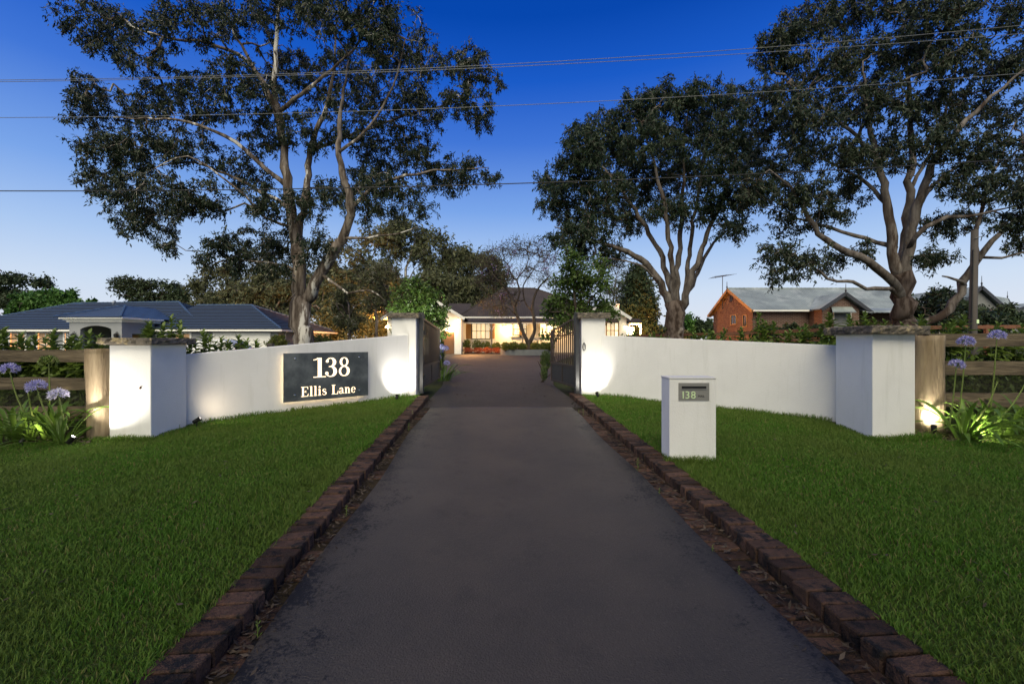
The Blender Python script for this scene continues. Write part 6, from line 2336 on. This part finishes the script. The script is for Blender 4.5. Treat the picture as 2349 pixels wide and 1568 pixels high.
pp = thing('power_pole', 'dark timber power pole in front of the right bushes', 'pole', (P(2232, 0, 13).x, 13, Tz(14, 13)))
pb, ptp = P(2231, 780, 13), P(2236, 528, 13)
MB().tube([(pb.x, 13, Tz(pb.x, 13) - .3), tuple(pb), tuple(ptp)], [.105, .10, .085], 12).build('pole', M['polewood'], pp, True)
MB().tube([(pb.x - .12, 12.95, Tz(pb.x, 13)), (ptp.x - .10, 12.95, ptp.z - .6)], .02, 6).build('conduit', M['lampbody'], pp)
MB().tube([P(2236, 548, 13) + Vector((-.1, -.1, 0)), P(2236, 546, 13) + Vector((.1, -.11, .03)), P(2250, 552, 13)], .012, 5).build('wire_tie', M['cable2'], pp)
MB().bx(pb.x + .01, pb.x + .08, 12.89, 12.90, P(0, 742, 13).z, P(0, 733, 13).z).build('tag', M['glow'], pp)

# ---------------------------------------------------------------- back fences
def back_fence(label, pts, zs, h, name='rail_fence', mat='timber', step=2.4, group=None):
    p0 = pts[0]
    o = thing(name, label, 'fence', (p0[0], p0[1], Tz(*p0)), group)
    for a, b, za, zb in zip(pts[:-1], pts[1:], zs[:-1], zs[1:]):
        L = math.hypot(b[0] - a[0], b[1] - a[1])
        n = max(1, int(L / step))
        for k in range(n):
            t0, t1 = k / n, (k + 1) / n
            q0 = Vector((a[0] + (b[0] - a[0]) * t0, a[1] + (b[1] - a[1]) * t0, za + (zb - za) * t0))
            q1 = Vector((a[0] + (b[0] - a[0]) * t1, a[1] + (b[1] - a[1]) * t1, za + (zb - za) * t1))
            MB().bar(q0 + Vector((0, 0, -h / 2)), q1 + Vector((0, 0, -h / 2)), .05, h).build('rail', M[mat], o)
            MB().bar(q0 + Vector((0, 0, -h / 2 - .5)), q1 + Vector((0, 0, -h / 2 - .5)), .05, h).build('rail', M[mat], o)
            MB().bx(q0.x - .07, q0.x + .07, q0.y - .02, q0.y + .12, Tz(q0.x, q0.y) - .1, q0.z + .02).build('post', M[mat], o)
    return o


a, b, c = P(1640, 763, 21), P(1990, 748, 20), P(2700, 742, 19)
back_fence('red-brown timber rail fence in front of the brick house, lit orange', [(a.x, 21), (b.x, 20), (c.x, 19)], [a.z, b.z, c.z], .16)
a, b = P(1440, 768, 27), P(1640, 762, 25)
back_fence('low timber fence right of the white porch, behind the fanning gum', [(a.x, 27), (b.x, 25)], [a.z, b.z], .16)

p0, p1 = P(549, 800, 10.5), P(621, 800, 10.8)
wf = thing('wire_fence', 'dark short posts strung with wire behind the left wall, before the white garage door', 'fence', (p0.x, 10.5, Tz(p0.x, 10.5)))
for q, zt in ((p0, P(0, 786, 10.5).z), (p1, P(0, 787, 10.8).z)):
    MB().bx(q.x - .07, q.x + .07, q.y - .06, q.y + .06, Tz(q.x, q.y) - .1, zt).build('post', M['polewood'], wf, bevel=.012)
for dz in (.05, .35):
    MB().tube([(p0.x - 2.2, 10.3, P(0, 786, 10.5).z - dz), (p0.x, 10.43, P(0, 786, 10.5).z - dz), (p1.x, 10.73, P(0, 787, 10.8).z - dz), (p1.x + 1.6, 11, P(0, 787, 10.8).z - dz)], .004, 4).build('wire', M['wire'], wf)
q = P(323, 888, 6.0)
bug = thing('insect', 'small brown insect resting on the spotlit left pillar', 'insect', (q.x, 6.005, q.z))
MB().tube([(q.x - .012, 6.0, q.z - .024), (q.x - .004, 5.99, q.z - .006), (q.x + .010, 5.995, q.z + .02)], [.005, .010, .004], 6).build('body', M['timber'], bug, True)
MB().add([(q.x, 5.990, q.z + .012), (q.x + .022, 5.995, q.z + .0), (q.x + .006, 5.996, q.z - .026), (q.x - .004, 5.99, q.z - .01)], [(0, 1, 2, 3)]).build('wing', M['litter'], bug)

# ---------------------------------------------------------------- parked car behind the left wall
car = thing('parked_car', 'white hatchback parked before the grey house, half hidden by saplings', 'car', (-17.2, 24.5, .3))
cx, cyc, L, Wd = P(482, 0, 24.5).x, 24.5, 4.1, 1.7
zc = .45
prof = [(-2.05, .35), (-2.05, .75), (-1.85, .95), (-1.0, 1.02), (-.3, 1.50), (.9, 1.54), (1.65, 1.42), (1.95, 1.05), (2.05, .85), (2.05, .35)]
V = []
for s in (-1, 1):
    for x, z in prof:
        inset = .14 if z > 1.1 else 0
        V.append((cx + x, cyc + s * (Wd / 2 - inset), zc + z - .25))
n = len(prof)
F = [tuple(range(n)), tuple(range(2 * n - 1, n - 1, -1))] + [(i, i + n, (i + 1) % n + n, (i + 1) % n) for i in range(n)]
mk('body', V, F, M['carpaint'], car, bevel=.05)
for s, yy in ((-1, cyc - Wd / 2 + .10), (1, cyc + Wd / 2 - .10)):
    for x0, x1, zz in ((-.75, .05, 0), (.12, .85, 1), (.92, 1.5, 2)):
        t0 = .07 if zz else .04
        MB().box((cx + (x0 + x1) / 2, yy, zc + 1.0), ((x1 - x0) / 2, 0, 0), (0, .02, 0), (.10 if zz == 0 else (-.08 if zz == 2 else 0), -s * .05, .16)).build('side_window', M['glass'], car)
    for x in (-1.3, 1.3):
        w_ = MB().lathe((cx + x, yy + s * .02, zc + .07), [(.31, -.09), (.31, .09)], 18, (0, 1, 0)).build('wheel', M['rubber'], car)
        MB().lathe((cx + x, yy + s * .115, zc + .07), [(.19, -.01), (.19, .01), (.05, .02)], 14, (0, s, 0)).build('rim', M['bolt'], w_)
MB().add([(cx + .0 - 1.0, cyc - .72, zc + .78), (cx - 1.0, cyc + .72, zc + .78), (cx - .34, cyc + .66, zc + 1.24), (cx - .34, cyc - .66, zc + 1.24)], [(0, 1, 2, 3)]).build('windscreen', M['glass'], car)
MB().bx(cx + 1.93, cx + 2.06, cyc - .82, cyc - .62, zc + .55, zc + .80).build('tail_light', M['redlens'], car)
MB().bx(cx + 1.93, cx + 2.06, cyc + .62, cyc + .82, zc + .55, zc + .80).build('tail_light', M['redlens'], car)


# ---------------------------------------------------------------- added trees behind the camera, unseen, to shade the near lawn and drive
def added_shade_tree(x, y, h, w, seed, label):
    r = random.Random(seed)
    o = thing('added_shade_tree', label, 'tree', (x, y, -.3), 'street trees across the road')
    m = MB()
    m.tube([(x, y, -.5), (x + .1, y, h * .3), (x, y, h * .5)], [.32, .26, .2], 10)
    cs = []
    for k in range(12):
        a = k * 2.4
        q = r.uniform(.25, .8) * w
        c = Vector((x + q * math.cos(a), y + q * math.sin(a) * .6, h * r.uniform(.55, .95)))
        m.tube([(x, y, h * r.uniform(.35, .5)), ((x + c.x) / 2, (y + c.y) / 2, c.z * .8), tuple(c)], [.13, .08, .03], 6)
        cs.append(c)
    m.build('trunk', M['barkgum'], o, True)
    for k, c in enumerate(cs):
        f = foliage_mass(o, c, w * .42, w * .35, h * .16, 1500, seed * 20 + k, 'gumleaf', .30, .10, 'crown', -.5)
    return o


LAB = ('gum across the road, far to the left of the drive axis', 'gum across the road, opposite the left lawn', 'gum across the road, just left of the drive axis', 'gum across the road, just right of the drive axis', 'gum across the road, opposite the right lawn', 'gum across the road, far to the right of the drive axis')
for k, x in enumerate((-11.5, -6.8, -2.0, 2.6, 7.2, 11.8)):
    added_shade_tree(x, -5.6 + .3 * math.sin(k * 2), 9.0 + .4 * math.sin(k * 3), 3.5, 60 + k, LAB[k])
